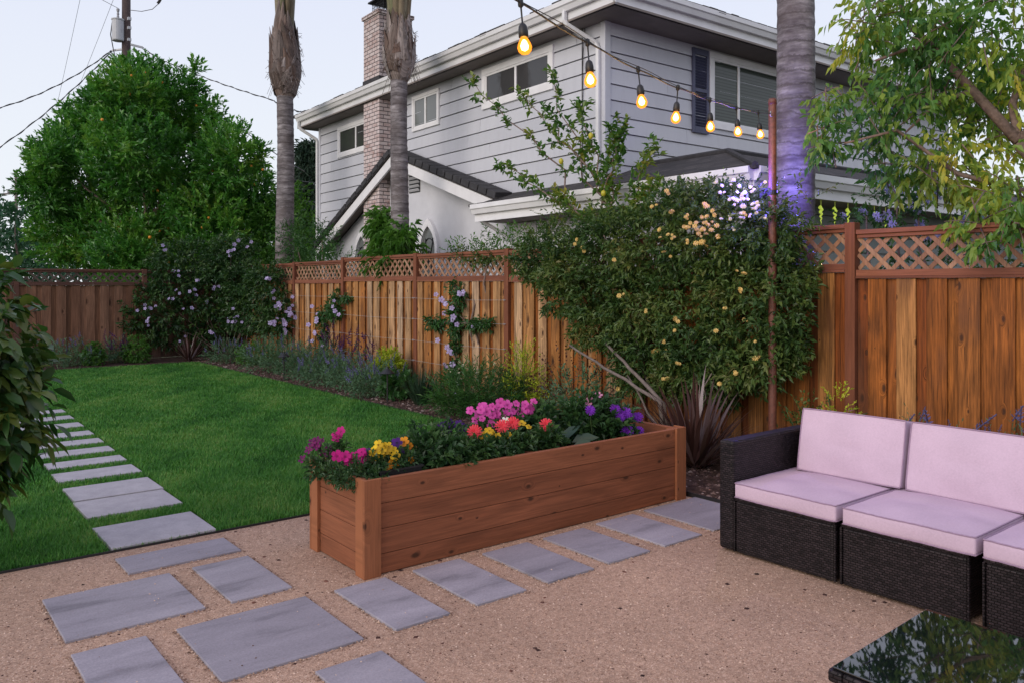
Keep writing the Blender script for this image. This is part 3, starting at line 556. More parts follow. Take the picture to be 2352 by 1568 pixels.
p = np.array([(3.78, 4.2, .5), (3.86, 4.16, .5), (3.9, 4.2, .5), (3.72, 4.22, .5), (3.82, 4.28, .52), (3.94, 4.26, .5), (3.84, 4.12, .49)]); d = np.array([(.5, -.1, .5), (.6, -.25, .25), (.9, .1, .5), (-.3, -.2, .9), (.1, .2, 1), (.5, .4, .8), (.55, -.45, .1)])
leaf_obj('large_leaf', p, d, np.tile([-.3, -.4, .8], (7, 1))+G.normal(size=(7, 3))*.15, np.array([.24, .22, .22, .18, .22, .2, .17]), .085, M['lf_big'], t, fold=.15, droop=.25, hi=True)
PD = [(4.28, 4.1, .64), (4.34, 4.1, .66), (4.47, 4.1, .62), (4.33, 4.08, .54), (4.44, 4.06, .53), (3.98, 4.1, .72), (4.25, 4.12, .7)]
bed_plant('dahlia', 'purple dahlia plant with round violet blooms at the right end of the planter', 'dahlia', (4.22, 4.26, S0), [(4.15, 4.3, .62, .26, .2, .16), (4.3, 4.2, .56, .2, .16, .12)], 300, 9, .1, .06, .03, M['lf_bed'], [(F_pur, PD, (-.5, -.7, .5), .2, .15), (F_lp, [(4.26, 4.3, .78), (4.15, 4.3, .73), (4.17, 4.3, .74)])])
for i, (x, y, lab) in enumerate([(3.22, 4.0, 'pale flat stone on the soil below the yellow pansies'), (3.58, 4.0, 'small pale stone on the soil under the largest coral dahlia')]):
    mb = MB(); mb.lathe([(.002, 0), (.036, .0), (.045, .03), (.03, .055), (.002, .06)], 8, (0, 0, 0)); mb.V = [(a*1.3+R.uniform(-.006, .006), b_+R.uniform(-.006, .006), c) for a, b_, c in mb.V]
    o = mb.build('garden_stone', M['barkpale'], bevel=.004); o.location = (x, y, S0-.004); o.rotation_euler = (0, .1, R.random()*6); tag(o, lab, 'stone')

# ------------------------------------------------------------------ sofa: three woven modules and loose cushions
SX = 4.04
def module(label, y0, y1, arm=False):
    t = thing('sofa_module', label, 'sofa', (SX+.42, (y0+y1)/2, 0), group='woven sofa modules')
    mb = MB(); mb.box(SX, SX+.84, y0+.012, y1-.012, .012, .318); mb.build('base', M['rattan'], t, bevel=.012)
    mb = MB(); mb.box(SX-.006, SX+.0, y0+.02, y1-.02, .319, .336); mb.box(SX, SX+.84, y0+.004, y1-.004, .319, .336); mb.box(SX-.004, SX+.02, y0, y0+.011, 0.012, .318); mb.box(SX-.004, SX+.02, y1-.011, y1, .012, .318); mb.build('frame', M['rattan'], t, bevel=.004)
    mb = MB(); mb.box(SX+.77, SX+.85, y0+.004, y1-.004, .337, .66); mb.build('backrest', M['rattan'], t, bevel=.015)
    mb = MB()
    for x in (SX+.05, SX+.79):
        for y in (y0+.06, y1-.06): mb.lathe([(.02, 0), (.022, .014)], 10, (x, y, 0))
    mb.build('foot', M['black'], t)
    if arm:
        mb = MB(); mb.box(SX-.002, SX+.855, y1+.002, y1+.108, .012, .667); mb.build('armrest', M['rattan'], t, bevel=.02, seg=3)
    return t
module('dark woven sofa end module with the armrest', 2.286, 2.936, True)
module('dark woven armless sofa module in the middle of the row', 1.616, 2.262)
module('dark woven sofa module at the right edge of the photo, partly behind the glass table', .93, 1.560)
def cushion(name, label, c, hx, hy, hz, puff, rx=(0, 0, 0), group=None):
    """box cushion: swollen faces, rounded edges and a corded seam"""
    t = thing(name, label, 'cushion', c, group=group); t.rotation_euler = rx
    n = 28; V = []; F = []; idx = {}
    def p(i, j, k):
        key = (i, j, k)
        if key not in idx:
            q = np.array([i/n*2-1, j/n*2-1, k/4*2-1.]); r = .16
            u, v_, w = q; b = (1-u*u)*(1-v_*v_)
            z = w*(hz+puff*b); e = max(abs(u), abs(v_)); pinch = 1-.012*(abs(u)*abs(v_))**6
            wob = .0015*math.sin(u*7+c[1]*9)*math.cos(v_*6+c[0])*(abs(w) > .9)
            cr = 0
            pk_ = .0018*math.sin(u*23+c[1]*7)*max(0, abs(v_)-.7)/.3*(abs(w) > .9)+.0018*math.sin(v_*19+c[0]*5)*max(0, abs(u)-.7)/.3*(abs(w) > .9); z -= math.copysign(pk_, w); z += math.copysign(.006*math.sin(u*3.1+c[1]*5)*math.sin(v_*2.7+c[0]*3)*(1-u*u)*(1-v_*v_)**.5, w); pinch *= 1+.012*(1-w*w)*(1-min(abs(u), abs(v_))**2); V.append((u*hx*pinch-math.copysign(cr, u), v_*hy*pinch-math.copysign(cr, v_), z+wob)); idx[key] = len(V)-1
        return idx[key]
    for a in range(n):
        for b in range(n):
            F.append((p(a, b, 4), p(a+1, b, 4), p(a+1, b+1, 4), p(a, b+1, 4))); F.append((p(a, b, 0), p(a, b+1, 0), p(a+1, b+1, 0), p(a+1, b, 0)))
    for a in range(n):
        for k in range(4):
            F.append((p(a, 0, k), p(a+1, 0, k), p(a+1, 0, k+1), p(a, 0, k+1))); F.append((p(a, n, k), p(a, n, k+1), p(a+1, n, k+1), p(a+1, n, k)))
            F.append((p(0, a, k), p(0, a, k+1), p(0, a+1, k+1), p(0, a+1, k))); F.append((p(n, a, k), p(n, a+1, k), p(n, a+1, k+1), p(n, a, k+1)))
    me = bpy.data.meshes.new('cover'); fill(me, V, [4]*len(F), [i for f in F for i in f], None, None, True); me.materials.append(M['fabric']); o = link(bpy.data.objects.new('cover', me), t)
    b = o.modifiers.new('bevel', 'BEVEL'); b.width = .01; b.segments = 3; b.limit_method = 'ANGLE'; b.angle_limit = rad(40)
    mb = MB()
    for k in (0, 4):
        loop = [p(i, 0, k) for i in range(n)]+[p(n, j, k) for j in range(n)]+[p(n-i, n, k) for i in range(n)]+[p(0, n-j, k) for j in range(n)]
        pts = [Vector(V[i])*.994 for i in loop]; mb.tube(pts+[pts[0]], .0042, 6)
    mb.build('piping', M['piping'], t, smooth=True, world=False)
    return t
GS, GB = 'pink seat cushions', 'pink back cushions'
cushion('seat_cushion', 'pale pink seat cushion beside the woven armrest', (SX+.335, 2.605, .381), .345, .325, .043, .018, group=GS)
cushion('seat_cushion', 'pale pink seat cushion in the middle of the sofa', (SX+.335, 1.918, .382), .35, .331, .043, .02, (0, 0, .01), group=GS)
cushion('seat_cushion', 'pale pink seat cushion cut by the right edge of the photo', (SX+.335, 1.235, .382), .35, .322, .043, .02, (0, 0, -.006), group=GS)
cushion('back_cushion', 'pink back cushion leaning at the armrest end of the sofa', (SX+.665, 2.545, .616), .195, .325, .06, .02, (0, rad(-79), rad(2)), group=GB)
cushion('back_cushion', 'pink back cushion behind the middle seat, reaching the right edge of the photo', (SX+.675, 1.85, .614), .195, .345, .06, .022, (0, rad(-79), rad(-1)), group=GB)

# ------------------------------------------------------------------ coffee table
TX0, TX1, TY0, TY1, TZ = 2.405, 3.085, .35, 1.385, .395
t = thing('coffee_table', 'low woven coffee table with a dark reflecting glass top', 'table', ((TX0+TX1)/2, (TY0+TY1)/2, 0))
t.rotation_euler = (0, rad(-1.7), 0)
mb = MB(); mb.box(TX0+.012, TX1-.012, TY0+.012, TY1-.012, TZ-.007, TZ); mb.build('glass_top', M['tglass'], t, bevel=.002)
mb = MB()
for b_ in ((TX0, TX1, TY0, TY0+.05), (TX0, TX1, TY1-.05, TY1), (TX0, TX0+.05, TY0+.05, TY1-.05), (TX1-.05, TX1, TY0+.05, TY1-.05)): mb.box(*b_, TZ-.05, TZ-.008)
mb.build('frame', M['rattan'], t, bevel=.01)
mb = MB(); mb.box(TX0+.015, TX1-.015, TY0+.015, TY1-.015, .03, TZ-.051); mb.build('base', M['rattan'], t, bevel=.01)
for x in (TX0+.05, TX1-.05):
    for y in (TY0+.05, TY1-.05):
        mb = MB(); mb.lathe([(.02, 0), (.022, .03)], 10, (x, y, 0)); mb.build('leg', M['black'], t)

# ------------------------------------------------------------------ steel posts and string light
def steel_post(label, x, y, h):
    t = thing('steel_post', label, 'post', (x, y, 0))
    mb = MB(); mb.lathe([(.035, 0), (.035, h-.04)], 16, (x, y, 0)); mb.build('tube', M['rust'], t, smooth=False)
    mb = MB(); mb.lathe([(.037, h-.06), (.037, h-.02), (.03, h-.004), (.002, h)], 16, (x, y, 0)); mb.build('cap', M['rust'], t, smooth=True)
    mb = MB(); mb.tube([(x-.03, y-.01, h-.17), (x-.06, y-.02, h-.165), (x-.07, y-.025, h-.15), (x-.06, y-.02, h-.13)], .005, 6); mb.build('hook', M['steel'], t)
    mb = MB(); mb.lathe([(.07, 0), (.07, .012)], 12, (x, y, 0)); mb.build('base_plate', M['rust'], t)
    return t
steel_post('tall thin reddish steel post carrying the string of lights', 6.2, 4.1, 3.24)
steel_post('second reddish steel post at the other end of the string of lights', -1.09, 1.46, 3.24)
def sl(u): return Vector((6.2-4.05*u, 4.1-1.465*u, 2.785+.315*((u-.9)/.9)**2))
ts = thing('string_light', 'string of glowing amber bulbs hung from the steel post', 'string light', (6.2, 4.1, 3.0))
us = [.017+1.766*i/90 for i in range(91)]; hang = [.112+.148*k+(.05 if k > 6 else 0) for k in range(11)]
mb = MB()
mb.tube([sl(u)+Vector((0, 0, .004*math.sin(u*40))) for u in us], .0045, 5); mb.tube([sl(u)+Vector((.006*math.sin(u*31), .006*math.cos(u*31), .012+.006*math.sin(u*22))) for u in us], .0022, 5)
mb.build('wire', M['cable'], ts)
sock0 = bulb0 = None
for k, u in enumerate(hang):
    p = sl(u)
    if k == 0:
        mb = MB(); mb.lathe([(.004, .02), (.012, .014), (.012, -.012), (.004, -.02), (.0038, -.085), (.012, -.09), (.018, -.10), (.021, -.12), (.021, -.145), (.018, -.147)], 12)
        sock0 = mb.build('socket', M['black'], ts, smooth=True, world=False)
        mb = MB(); mb.lathe([(.013, -.146), (.018, -.155), (.027, -.174), (.031, -.190), (.027, -.206), (.016, -.217), (.002, -.221)], 16); mb.m = 1; mb.lathe([(.003, -.156), (.011, -.166), (.018, -.184), (.014, -.198), (.002, -.205)], 10); bulb0 = mb.build('bulb', [M['bulb'], M['filament']], sock0, smooth=True, world=False)
        s_ = sock0
    else:
        s_ = copy_part(sock0, ts); copy_part(bulb0, s_)
    s_.location = p-ts.location; s_.rotation_euler = (R.uniform(-.12, .12), R.uniform(-.12, .12), R.random()*6)
    L = bpy.data.lights.new('bulb_light', 'POINT'); L.energy = 5.0; L.color = (1, .56, .22); L.shadow_soft_size = .03
    lo = bpy.data.objects.new('bulb_light', L); link(lo); lo.location = p+Vector((0, 0, -.25))

# violet flood lamp clamped to the back of the steel post, shining on the rose and the palm
t = thing('flood_lamp', 'small violet lit flood lamp on the steel post above the rose bush', 'lamp', (6.24, 4.14, 2.42))
mb = MB(); mb.box(6.205, 6.26, 4.14, 4.24, 2.37, 2.46); mb.build('housing', M['black'], t, bevel=.006)
mb = MB(); mb.box(6.262, 6.266, 4.15, 4.23, 2.38, 2.45); mb.build('lens', M['uvled'], t)
mb = MB(); mb.lathe([(.041, 2.39), (.041, 2.43)], 14, (6.2, 4.1, 0)); mb.build('clamp', M['black'], t)
for pos, en in (((5.98, 4.23, 2.50), 28.0), ((6.62, 4.20, 2.46), 20.0)):  # added violet fill before the rose; the second point stands in the lamp's beam
    L = bpy.data.lights.new('flood_and_fill_light', 'POINT'); L.energy = en; L.color = (.16, .10, 1); L.shadow_soft_size = .05
    lo = bpy.data.objects.new('flood_and_fill_light', L); link(lo); lo.location = pos

# ------------------------------------------------------------------ fences
def fence_run(root, axis, fixed, posts, tops, lat, sgn=1, mats=('fence', 'trim', 'lath', 'postw'), bw=.138, spacing=.15, seed=0):
    """boards, rails, lattice and posts; axis 'y' runs along Y at X = fixed (face to -X), 'x' runs along X at Y = fixed (face to -Y)"""
    rr = random.Random(seed)
    def P(a, dpt, z): return (fixed+dpt, a, z) if axis == 'y' else (a, fixed+dpt, z)
    def bx(mb, a0, a1, d0, d1, z0, z1, t=None):
        if axis == 'y': mb.box(fixed+d0, fixed+d1, a0, a1, z0, z1, t)
        else: mb.box(a0, a1, fixed+d0, fixed+d1, z0, z1, t)
    for i in range(len(posts)-1):
        a0, a1 = posts[i]+.05, posts[i+1]-.05; top = tops[i]; zl = top-lat
        mb = MB(); n = max(2, round((a1-a0)/(bw*.9))); w = (a1-a0)/n
        for k in range(n):
            j = rr.uniform(-.006, .006); proud = k % 2
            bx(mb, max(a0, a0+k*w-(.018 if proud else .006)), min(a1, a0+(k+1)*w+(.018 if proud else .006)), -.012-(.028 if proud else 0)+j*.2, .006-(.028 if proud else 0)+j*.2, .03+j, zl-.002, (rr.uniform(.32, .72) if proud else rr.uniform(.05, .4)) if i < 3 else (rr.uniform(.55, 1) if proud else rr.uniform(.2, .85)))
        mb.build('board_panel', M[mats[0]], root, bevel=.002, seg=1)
        mb = MB(); mb.t = rr.random(); bx(mb, a0, a1, -.05, .05, top-.038, top, rr.random()); bx(mb, a0, a1, -.032, -.012, top-.07, top-.0385); bx(mb, a0, a1, .012, .032, top-.07, top-.0385); mb.build('top_rail', M[mats[1]], root, bevel=.003)
        mb = MB(); bx(mb, a0, a1, -.055, .045, zl, zl+.02, rr.random()); bx(mb, a0, a1, -.048, -.018, zl+.0205, zl+.075, rr.random()); bx(mb, a0, a1, .015, .04, zl+.0205, zl+.075); mb.build('bottom_rail', M[mats[1]], root, bevel=.003)
        mb = MB(); z0, z1 = zl+.05, top-.042; hgt = z1-z0; side = (1, 0, 0) if axis == 'y' else (0, 1, 0)
        for layer, sg in ((-.006, 1), (.006, -1)):
            c = a0-hgt-rr.uniform(0, spacing)
            while c < a1:
                s0, s1 = c, c+hgt; q0, q1 = max(s0, a0), min(s1, a1)
                if q1-q0 > .04:
                    f0, f1 = (q0-s0)/hgt, (q1-s0)/hgt
                    za, zb = (z0+f0*hgt, z0+f1*hgt) if sg*(-1 if axis == 'y' else 1) < 0 else (z1-f0*hgt, z1-f1*hgt)
                    p, q = Vector(P(q0, layer, za)), Vector(P(q1, layer, zb)); mb.bar(p, q, .0085, .036, side, rr.random())
                c += spacing
        mb.build('lattice', M[mats[2]], root)
    for i, a in enumerate(posts):
        tp = max(tops[max(0, i-1)], tops[min(i, len(tops)-1)])+.012
        mb = MB(); bx(mb, a-.046, a+.046, -.06, .035, 0, tp, rr.random()); mb.build('post', M[mats[3]], root, bevel=.004)
FX = 6.70
fl = thing('wooden_fence', 'long cedar board fence with lattice top along the right side of the garden', 'fence', (FX, 8, 0))
PO = [-1.2, 1.22, 3.63, 6.04, 8.45, 10.75, 13.22, 15.34, 17.0, 18.56]
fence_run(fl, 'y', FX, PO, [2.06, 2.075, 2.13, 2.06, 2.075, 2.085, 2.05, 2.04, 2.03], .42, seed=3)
mb = MB()
for z in (1.40, 1.08, .75, .44):
    pts = []
    for a, b_ in ((8.45, 10.75), (10.75, 13.22), (13.22, 15.34)):
        for k in range(5): s = k/5; pts.append((FX-.085, a+(b_-a)*s, z-.012*math.sin(math.pi*s)))
    pts.append((FX-.085, 15.34, z)); mb.tube(pts, .0016, 5)
mb.build('trellis_wire', M['steel'], fl)
mb = MB()
for y in (8.45, 10.75, 13.22, 15.34):
    for z in (1.40, 1.08, .75, .44):
        mb.tube([(FX-.058, y, z), (FX-.085, y, z)], .005, 6); mb.tube([(FX-.09+.012*math.cos(a*.9), y, z+.012*math.sin(a*.9)) for a in range(8)], .0025, 5)
mb.build('eye_screw', M['steel'], fl)
ff = thing('wooden_fence', 'weathered brown board fence with grey lattice closing the far end of the lawn', 'fence', (3, 18.6, 0))
fence_run(ff, 'x', 18.62, [-2.5, -.1, 2.28, 4.66, 6.62], [1.93, 1.93, 1.93, 1.93], .34, mats=('fence_x', 'trim_x', 'lath_x', 'trim_x'), bw=.145, spacing=.165, seed=8)

# ------------------------------------------------------------------ neighbouring house (own axes: x into the house, y along its long wall)
hs = thing('house', 'grey two storey neighbouring house with lap siding, brick chimney and white gutters', 'house', (8.287, 8.228, 0), rad(-1.5))
def hb(name, mb, m, parent=None, **k): return mb.build(name, M[m] if isinstance(m, str) else m, parent or hs, world=False, **k)
HL, HD = 9.95, 10.5
# lap siding, each course a leaning board
def siding(name, p0, p1, nrm, z0, z1, m, ex=.232, lip=.02):
    mb = MB(); p0 = Vector(p0); p1 = Vector(p1); nrm = Vector(nrm); z = z1; joints = random.Random(5)
    d = (p1-p0).normalized(); tot = (p1-p0).length; up = Vector((0, 0, 1))
    while z > z0:
        zb = max(z0, z-ex)+.015; cuts = [0.0]; c = joints.uniform(.6, 3.6)
        while c < tot-.4: cuts.append(c); c += joints.uniform(2.4, 3.7)
        cuts.append(tot)
        for q0, q1 in zip(cuts[:-1], cuts[1:]):   # boards butt together with a hairline gap
            mb.t = joints.random(); a = p0+d*(q0+(.003 if q0 else 0)); b = p0+d*(q1-(.003 if q1 < tot else 0)); l_ = lip+joints.uniform(-.003, .003)
            mb.poly([a+nrm*l_+up*zb, b+nrm*l_+up*zb, b+nrm*.003+up*z, a+nrm*.003+up*z]); mb.poly([a+nrm*-.028+up*(zb+.004), b+nrm*-.028+up*(zb+.004), b+nrm*l_+up*zb, a+nrm*l_+up*zb]); mb.poly([a+nrm*.003+up*z, b+nrm*.003+up*z, b-nrm*.028+up*(z-.002), a-nrm*.028+up*(z-.002)])
            mb.poly([a+nrm*-.004+up*(zb+.001), a+nrm*l_+up*zb, a+nrm*.003+up*z]); mb.poly([b+nrm*l_+up*zb, b+nrm*-.004+up*(zb+.001), b+nrm*.003+up*z])
        z = zb-.015
    return hb(name, mb, m)
siding('siding', (0, 9.87, 0), (0, .085, 0), (-1, 0, 0), 2.4, 5.42, 'siding')
siding('siding', (.085, 0, 0), (HD, 0, 0), (0, -1, 0), 2.9, 5.43, 'siding')
siding('siding', (-.18, -2.55, 0), (10.2, -2.55, 0), (0, -1, 0), 0, 2.72, 'sidingdk')
mb = MB(); mb.box(.03, HD, .03, HL-.03, 0, 5.395); hb('wall', mb, 'siding')
for b_ in ((-.028, .084, -.026, .084, 2.9, 5.40), (-.028, .06, 9.872, 9.97, 2.4, 5.40)): mb = MB(); mb.box(*b_); hb('corner_board', mb, 'siding', bevel=.004)
mb = MB(); mb.box(-.40, HD+.4, -.60, HL+.42, 5.40, 5.43); hb('soffit', mb, 'soffit')
# eaves: fascia board with a gutter in front
def eave(name, pts, out, m='gutter', h0=5.42, hf=.13, hg=.15, gw=.11, parent=None):
    """pts: two points of the fascia line; out: outward direction"""
    a, b = Vector(pts[0]), Vector(pts[1]); o_ = Vector(out); mb = MB(); up = Vector((0, 0, 1))
    mb.prism([a+up*(h0-.02), a+up*(h0+hf+hg-.03), a-o_*.03+up*(h0+hf+hg-.03), a-o_*.03+up*(h0-.02)], b-a)
    zz = h0+hf
    prof = [(0.001, zz), (gw*.55, zz), (gw*.8, zz+hg*.45), (gw*.98, zz+hg*.55), (gw, zz+hg), (gw-.02, zz+hg+.004), (gw-.025, zz+hg-.015), (.001, zz+hg-.03)]
    mb.prism([a+o_*x+up*z for x, z in prof], b-a)
    return hb(name, mb, m, parent)
eave('gutter', ((-.385, -.60, 0), (-.385, 10.30, 0)), (-1, 0, 0))
eave('gutter', ((-.385, -.585, 0), (HD+.4, -.585, 0)), (0, -1, 0))
# main hip roof
x0, x1, y0, y1, ze, sl_ = -.47, HD+.5, -.67, HL+.5, 5.69, .32
hw = (y1-y0)/2 if (y1-y0) < (x1-x0) else (x1-x0)/2
mb = MB(); zr = ze+hw*sl_; ym = (y0+y1)/2; xa, xb = x0+hw, x1-hw
for dz in (0,):
    A, B_, C_, D_ = (x0, y0, ze), (x1, y0, ze), (x1, y1, ze), (x0, y1, ze); E_, F_ = (xa, ym, zr), (xb, ym, zr)
    mb.poly([A, B_, F_, E_]); mb.poly([B_, C_, F_]); mb.poly([C_, D_, E_, F_]); mb.poly([D_, A, E_])
mb.poly([(x0+.02, y0+.02, ze-.03), (x0+.02, y1-.02, ze-.03), (x1-.02, y1-.02, ze-.03), (x1-.02, y0+.02, ze-.03)])
rr = random.Random(2)
y = y0
while y < y1:   # ragged butt ends of the shingle courses along the eaves
    w = rr.uniform(.14, .26); mb.box(x0-rr.uniform(.0, .025), x0+.12, y, y+w-.008, ze-.012, ze+.022+rr.uniform(0, .02)); y += w
x = x0
while x < x1:
    w = rr.uniform(.14, .26); mb.box(x, x+w-.008, y0-rr.uniform(0, .025), y0+.12, ze-.012, ze+.022+rr.uniform(0, .02)); x += w
hb('roof', mb, 'shingle')
# chimney
ch = MB(); ch.box(-.35, .42, 6.24, 6.93, 0, 7.13); cho = hb('chimney', ch, 'brick', bevel=.006)
mb = MB(); mb.box(-.385, .455, 6.205, 6.965, 7.131, 7.21); hb('cap', mb, 'brick', cho, bevel=.006)
mb = MB(); mb.box(-.365, .43, 6.225, 6.945, 5.62, 5.86); hb('flashing', mb, 'tile', cho)
mb = MB(); mb.lathe([(.2, 7.211), (.17, 7.30), (.15, 7.30)], 14, (.03, 6.58, 0)); hb('flue', mb, 'rust', cho)
mb = MB()
for k in range(9):
    for yy in (6.33, 6.83): mb.box(-.2+k*.056, -.192+k*.056, yy-.003, yy+.003, 7.21, 7.50)
    for xx in (-.2, .25): mb.box(xx-.003, xx+.003, 6.33+k*.0615, 6.338+k*.0615, 7.21, 7.50)
for k in range(5):
    for yy in (6.33, 6.83): mb.box(-.2, .25, yy-.003, yy+.003, 7.22+k*.06, 7.226+k*.06)
    for xx in (-.2, .25): mb.box(xx-.003, xx+.003, 6.33, 6.83, 7.22+k*.06, 7.226+k*.06)
mb.box(-.27, .32, 6.26, 6.90, 7.501, 7.53); mb.prism([(-.27, 6.26, 7.531), (.32, 6.26, 7.531), (.025, 6.26, 7.66)], (0, .64, 0)); hb('spark_screen', mb, 'black', cho)
# windows: a box frame proud of the wall, sashes and pane
def window(axis, a0, a1, z0, z1, pane, mull=None, tr=.085, sill=False):
    fr = MB()
    def bx(m_, p0, p1, d0, d1, q0, q1):
        if axis == 'y': m_.box(-d1, -d0, p0, p1, q0, q1)
        else: m_.box(p0, p1, -d1, -d0, q0, q1)
    for p0, p1, q0, q1 in ((a0, a1, z1-tr, z1), (a0, a1, z0, z0+tr), (a0, a0+tr, z0+tr+.0005, z1-tr-.0005), (a1-tr, a1, z0+tr+.0005, z1-tr-.0005)): bx(fr, p0, p1, .0, .045, q0, q1)
    root = hb('window', fr, 'white', bevel=.004)
    i0, i1, k0, k1 = a0+tr, a1-tr, z0+tr, z1-tr; sa = MB(); w = .035
    for p0, p1, q0, q1 in ((i0, i1, k1-w, k1), (i0, i1, k0, k0+w), (i0, i0+w, k0+w, k1-w), (i1-w, i1, k0+w, k1-w)): bx(sa, p0, p1, .012, .034, q0, q1)
    for mm in (mull or []): bx(sa, mm-.025, mm+.025, .012, .038, k0+w, k1-w)
    hb('sash', sa, 'white', root, bevel=.003)
    pn = MB(); bx(pn, i0+.002, i1-.002, .004, .022, k0+.002, k1-.002); hb('pane', pn, pane, root)
    if sill:
        s_ = MB(); bx(s_, a0-.03, a1+.03, .0455, .075, z0-.0, z0+.035); hb('sill', s_, 'white', root, bevel=.003)
    return root
window('y', 7.35, 8.88, 4.53, 5.24, 'pane', [7.95])
window('y', 4.46, 5.46, 4.62, 5.31, 'pane_frost', [4.96], tr=.06)
window('y', 1.13, 3.05, 4.64, 5.33, 'pane', [2.09], tr=.10)
window('x', 2.27, 4.25, 4.13, 5.36, 'pane_blind', [3.02], tr=.10)
for a0 in (1.86, 4.29):
    mb = MB(); mb.box(a0, a0+.05, -.05, -.012, 4.01, 5.35); mb.box(a0+.33, a0+.38, -.05, -.012, 4.01, 5.35); mb.box(a0+.0505, a0+.3295, -.05, -.012, 4.01, 4.11); mb.box(a0+.0505, a0+.3295, -.05, -.012, 5.25, 5.35); mb.box(a0+.0505, a0+.3295, -.05, -.012, 4.66, 4.72)
    sh = hb('shutter', mb, 'shutter', bevel=.003); mb = MB()
    for z in np.arange(4.13, 5.24, .045):
        if not 4.63 < z < 4.73: mb.obox((a0+.19, -.03, z), (.139, 0, 0), (0, .014, -.014), (0, .003, .003))
    hb('louvre', mb, 'shutter', sh)
# downspouts and the cable on the wall
mb = MB(); mb.tube([(-.44, .39, 5.56), (-.44, .39, 5.42), (-.42, .36, 5.36), (-.08, .12, 5.10), (-.065, .08, 5.02), (-.065, .08, 3.0)], .04, 4); hb('downspout', mb, 'gutter', bevel=.006)
mb = MB(); mb.tube([(-.44, 10.2, 5.56), (-.44, 10.2, 5.42), (-.40, 10.16, 5.36), (-.07, 9.98, 5.12), (-.06, 9.97, 5.04), (-.06, 9.97, .1)], .04, 4); hb('downspout', mb, 'gutter', bevel=.006)
mb = MB(); mb.tube([(-.03, .46, 5.40), (-.032, .46, 3.0)], .008, 5); mb.tube([(-.03, .40, 5.40), (-.05, .43, 4.8), (-.03, .46, 4.2)], .004, 4); hb('cable', mb, 'cable')
# stucco gable wing with rake tiles
GX = -.10; pk = (5.58, 4.12)
def zl_(y): return pk[1]-(y-pk[0])*.47 if y > pk[0] else pk[1]-(pk[0]-y)*.333
mb = MB(); mb.prism([(GX, 8.9, 0), (GX, 8.9, zl_(8.9)-.10), (GX, pk[0], pk[1]-.10), (GX, 1.9, zl_(1.9)-.10), (GX, 1.9, 0)], (.13, 0, 0)); hb('gable_wall', mb, 'stucco')
BX = -.44; YL, YR = 9.2, 2.02
mb = MB()
for ya, yb in ((YL, pk[0]), (pk[0], YR)):
    za, zb = zl_(ya), zl_(yb); mb.prism([(BX, ya, za-.20), (BX, ya, za), (BX, yb, zb), (BX, yb, zb-.20)], (.04, 0, 0))
hb('bargeboard', mb, 'white')
mb = MB()
for ya, yb in ((YL, pk[0]+.001), (pk[0]-.001, YR)):
    za, zb = zl_(ya)+.02, zl_(yb)+.02; mb.prism([(BX-.03, ya, za+.05), (BX-.03, yb, zb+.05), (BX-.03, yb, zb), (BX-.03, ya, za)], (.46, 0, 0))
gr = hb('gable_roof', mb, 'shingle')
mb = MB()
for ya, yb in ((YL, pk[0]), (pk[0], YR)):
    n = int(abs(yb-ya)/.24); sg = 1 if yb > ya else -1
    for i in range(n):
        y_ = ya+(yb-ya)*(i+.5)/n; zc = zl_(y_)+.075; sl2 = -.47 if y_ > pk[0] else .333; l = abs(yb-ya)/n*.47
        ln = Vector((0, 1, sl2)).normalized()
        mb.obox((BX+.12, y_, zc+.03), (.17, 0, .01), ln*l*1.0, Vector((0, -sl2, 1)).normalized()*.055+Vector((0, 0, 0)), rr.random())
hb('rake_tile', mb, 'tile', gr, bevel=.008)
mb = MB(); mb.prism([(BX+.04, YL, zl_(YL)-.03), (BX+.04, pk[0], pk[1]-.03), (BX+.04, YR, zl_(YR)-.03), (BX+.04, YR, zl_(YR)-.05), (BX+.04, pk[0], pk[1]-.05), (BX+.04, YL, zl_(YL)-.05)], (.295, 0, 0)); hb('soffit', mb, 'soffit')
vt = MB(); vt.box(GX-.02, GX-.001, 5.03, 5.43, 3.40, 3.80); vo = hb('vent', vt, 'black'); mb = MB()
for k in range(5): mb.obox((GX-.035, 5.23, 3.44+k*.08), (.018, 0, -.018), (0, .2, 0), (.004, 0, .004))
hb('vent_slat', mb, 'stucco', vo)
def arch_pts(yc, w, z0, zs, n=9):
    a = [(yc+w/2, z0)]
    for i in range(n+1): t_ = i/n*math.pi/3; a.append((yc-w/2+w*math.cos(t_), zs+w*math.sin(t_)))
    for i in range(1, n+1): t_ = math.pi/3*(1-i/n); a.append((yc+w/2-w*math.cos(t_), zs+w*math.sin(t_)))
    a.append((yc-w/2, z0)); return a
def arched(yc, top):
    w = .70; zs = top-w*.866; o_ = arch_pts(yc, w, 1.4, zs); i_ = arch_pts(yc, w-.17, 1.4, zs); mb = MB()
    for k in range(len(o_)-1):
        q = [o_[k], o_[k+1], i_[k+1], i_[k]]; mb.prism([(GX-.07, a, b) for a, b in q], (.069, 0, 0))
    fo = hb('arched_window', mb, 'white'); mb = MB(); mb.prism([(GX-.02, a, b) for a, b in i_], (.018, 0, 0)); hb('pane', mb, 'pane_frost', fo)
    mb = MB(); ww = w-.17
    for s_ in (-1, 1):
        mb.tube([(GX-.03, yc+s_*ww/2*math.cos(t_)-0*s_, zs-.25+ww*1.0*math.sin(t_)*.9) for t_ in np.linspace(0, 1.5, 8)], .009, 5)
        mb.tube([(GX-.03, yc+s_*(ww/2-ww*math.sin(t_)*.75), zs-.55+.62*t_/1.5*1.25) for t_ in np.linspace(0, 1.5, 8)], .009, 5)
        mb.tube([(GX-.03, yc+s_*ww*.2*math.sin(t_*2), 1.42+t_*.55) for t_ in np.linspace(0, 1.5, 9)], .008, 5)
    hb('lead_bar', mb, 'black', fo)
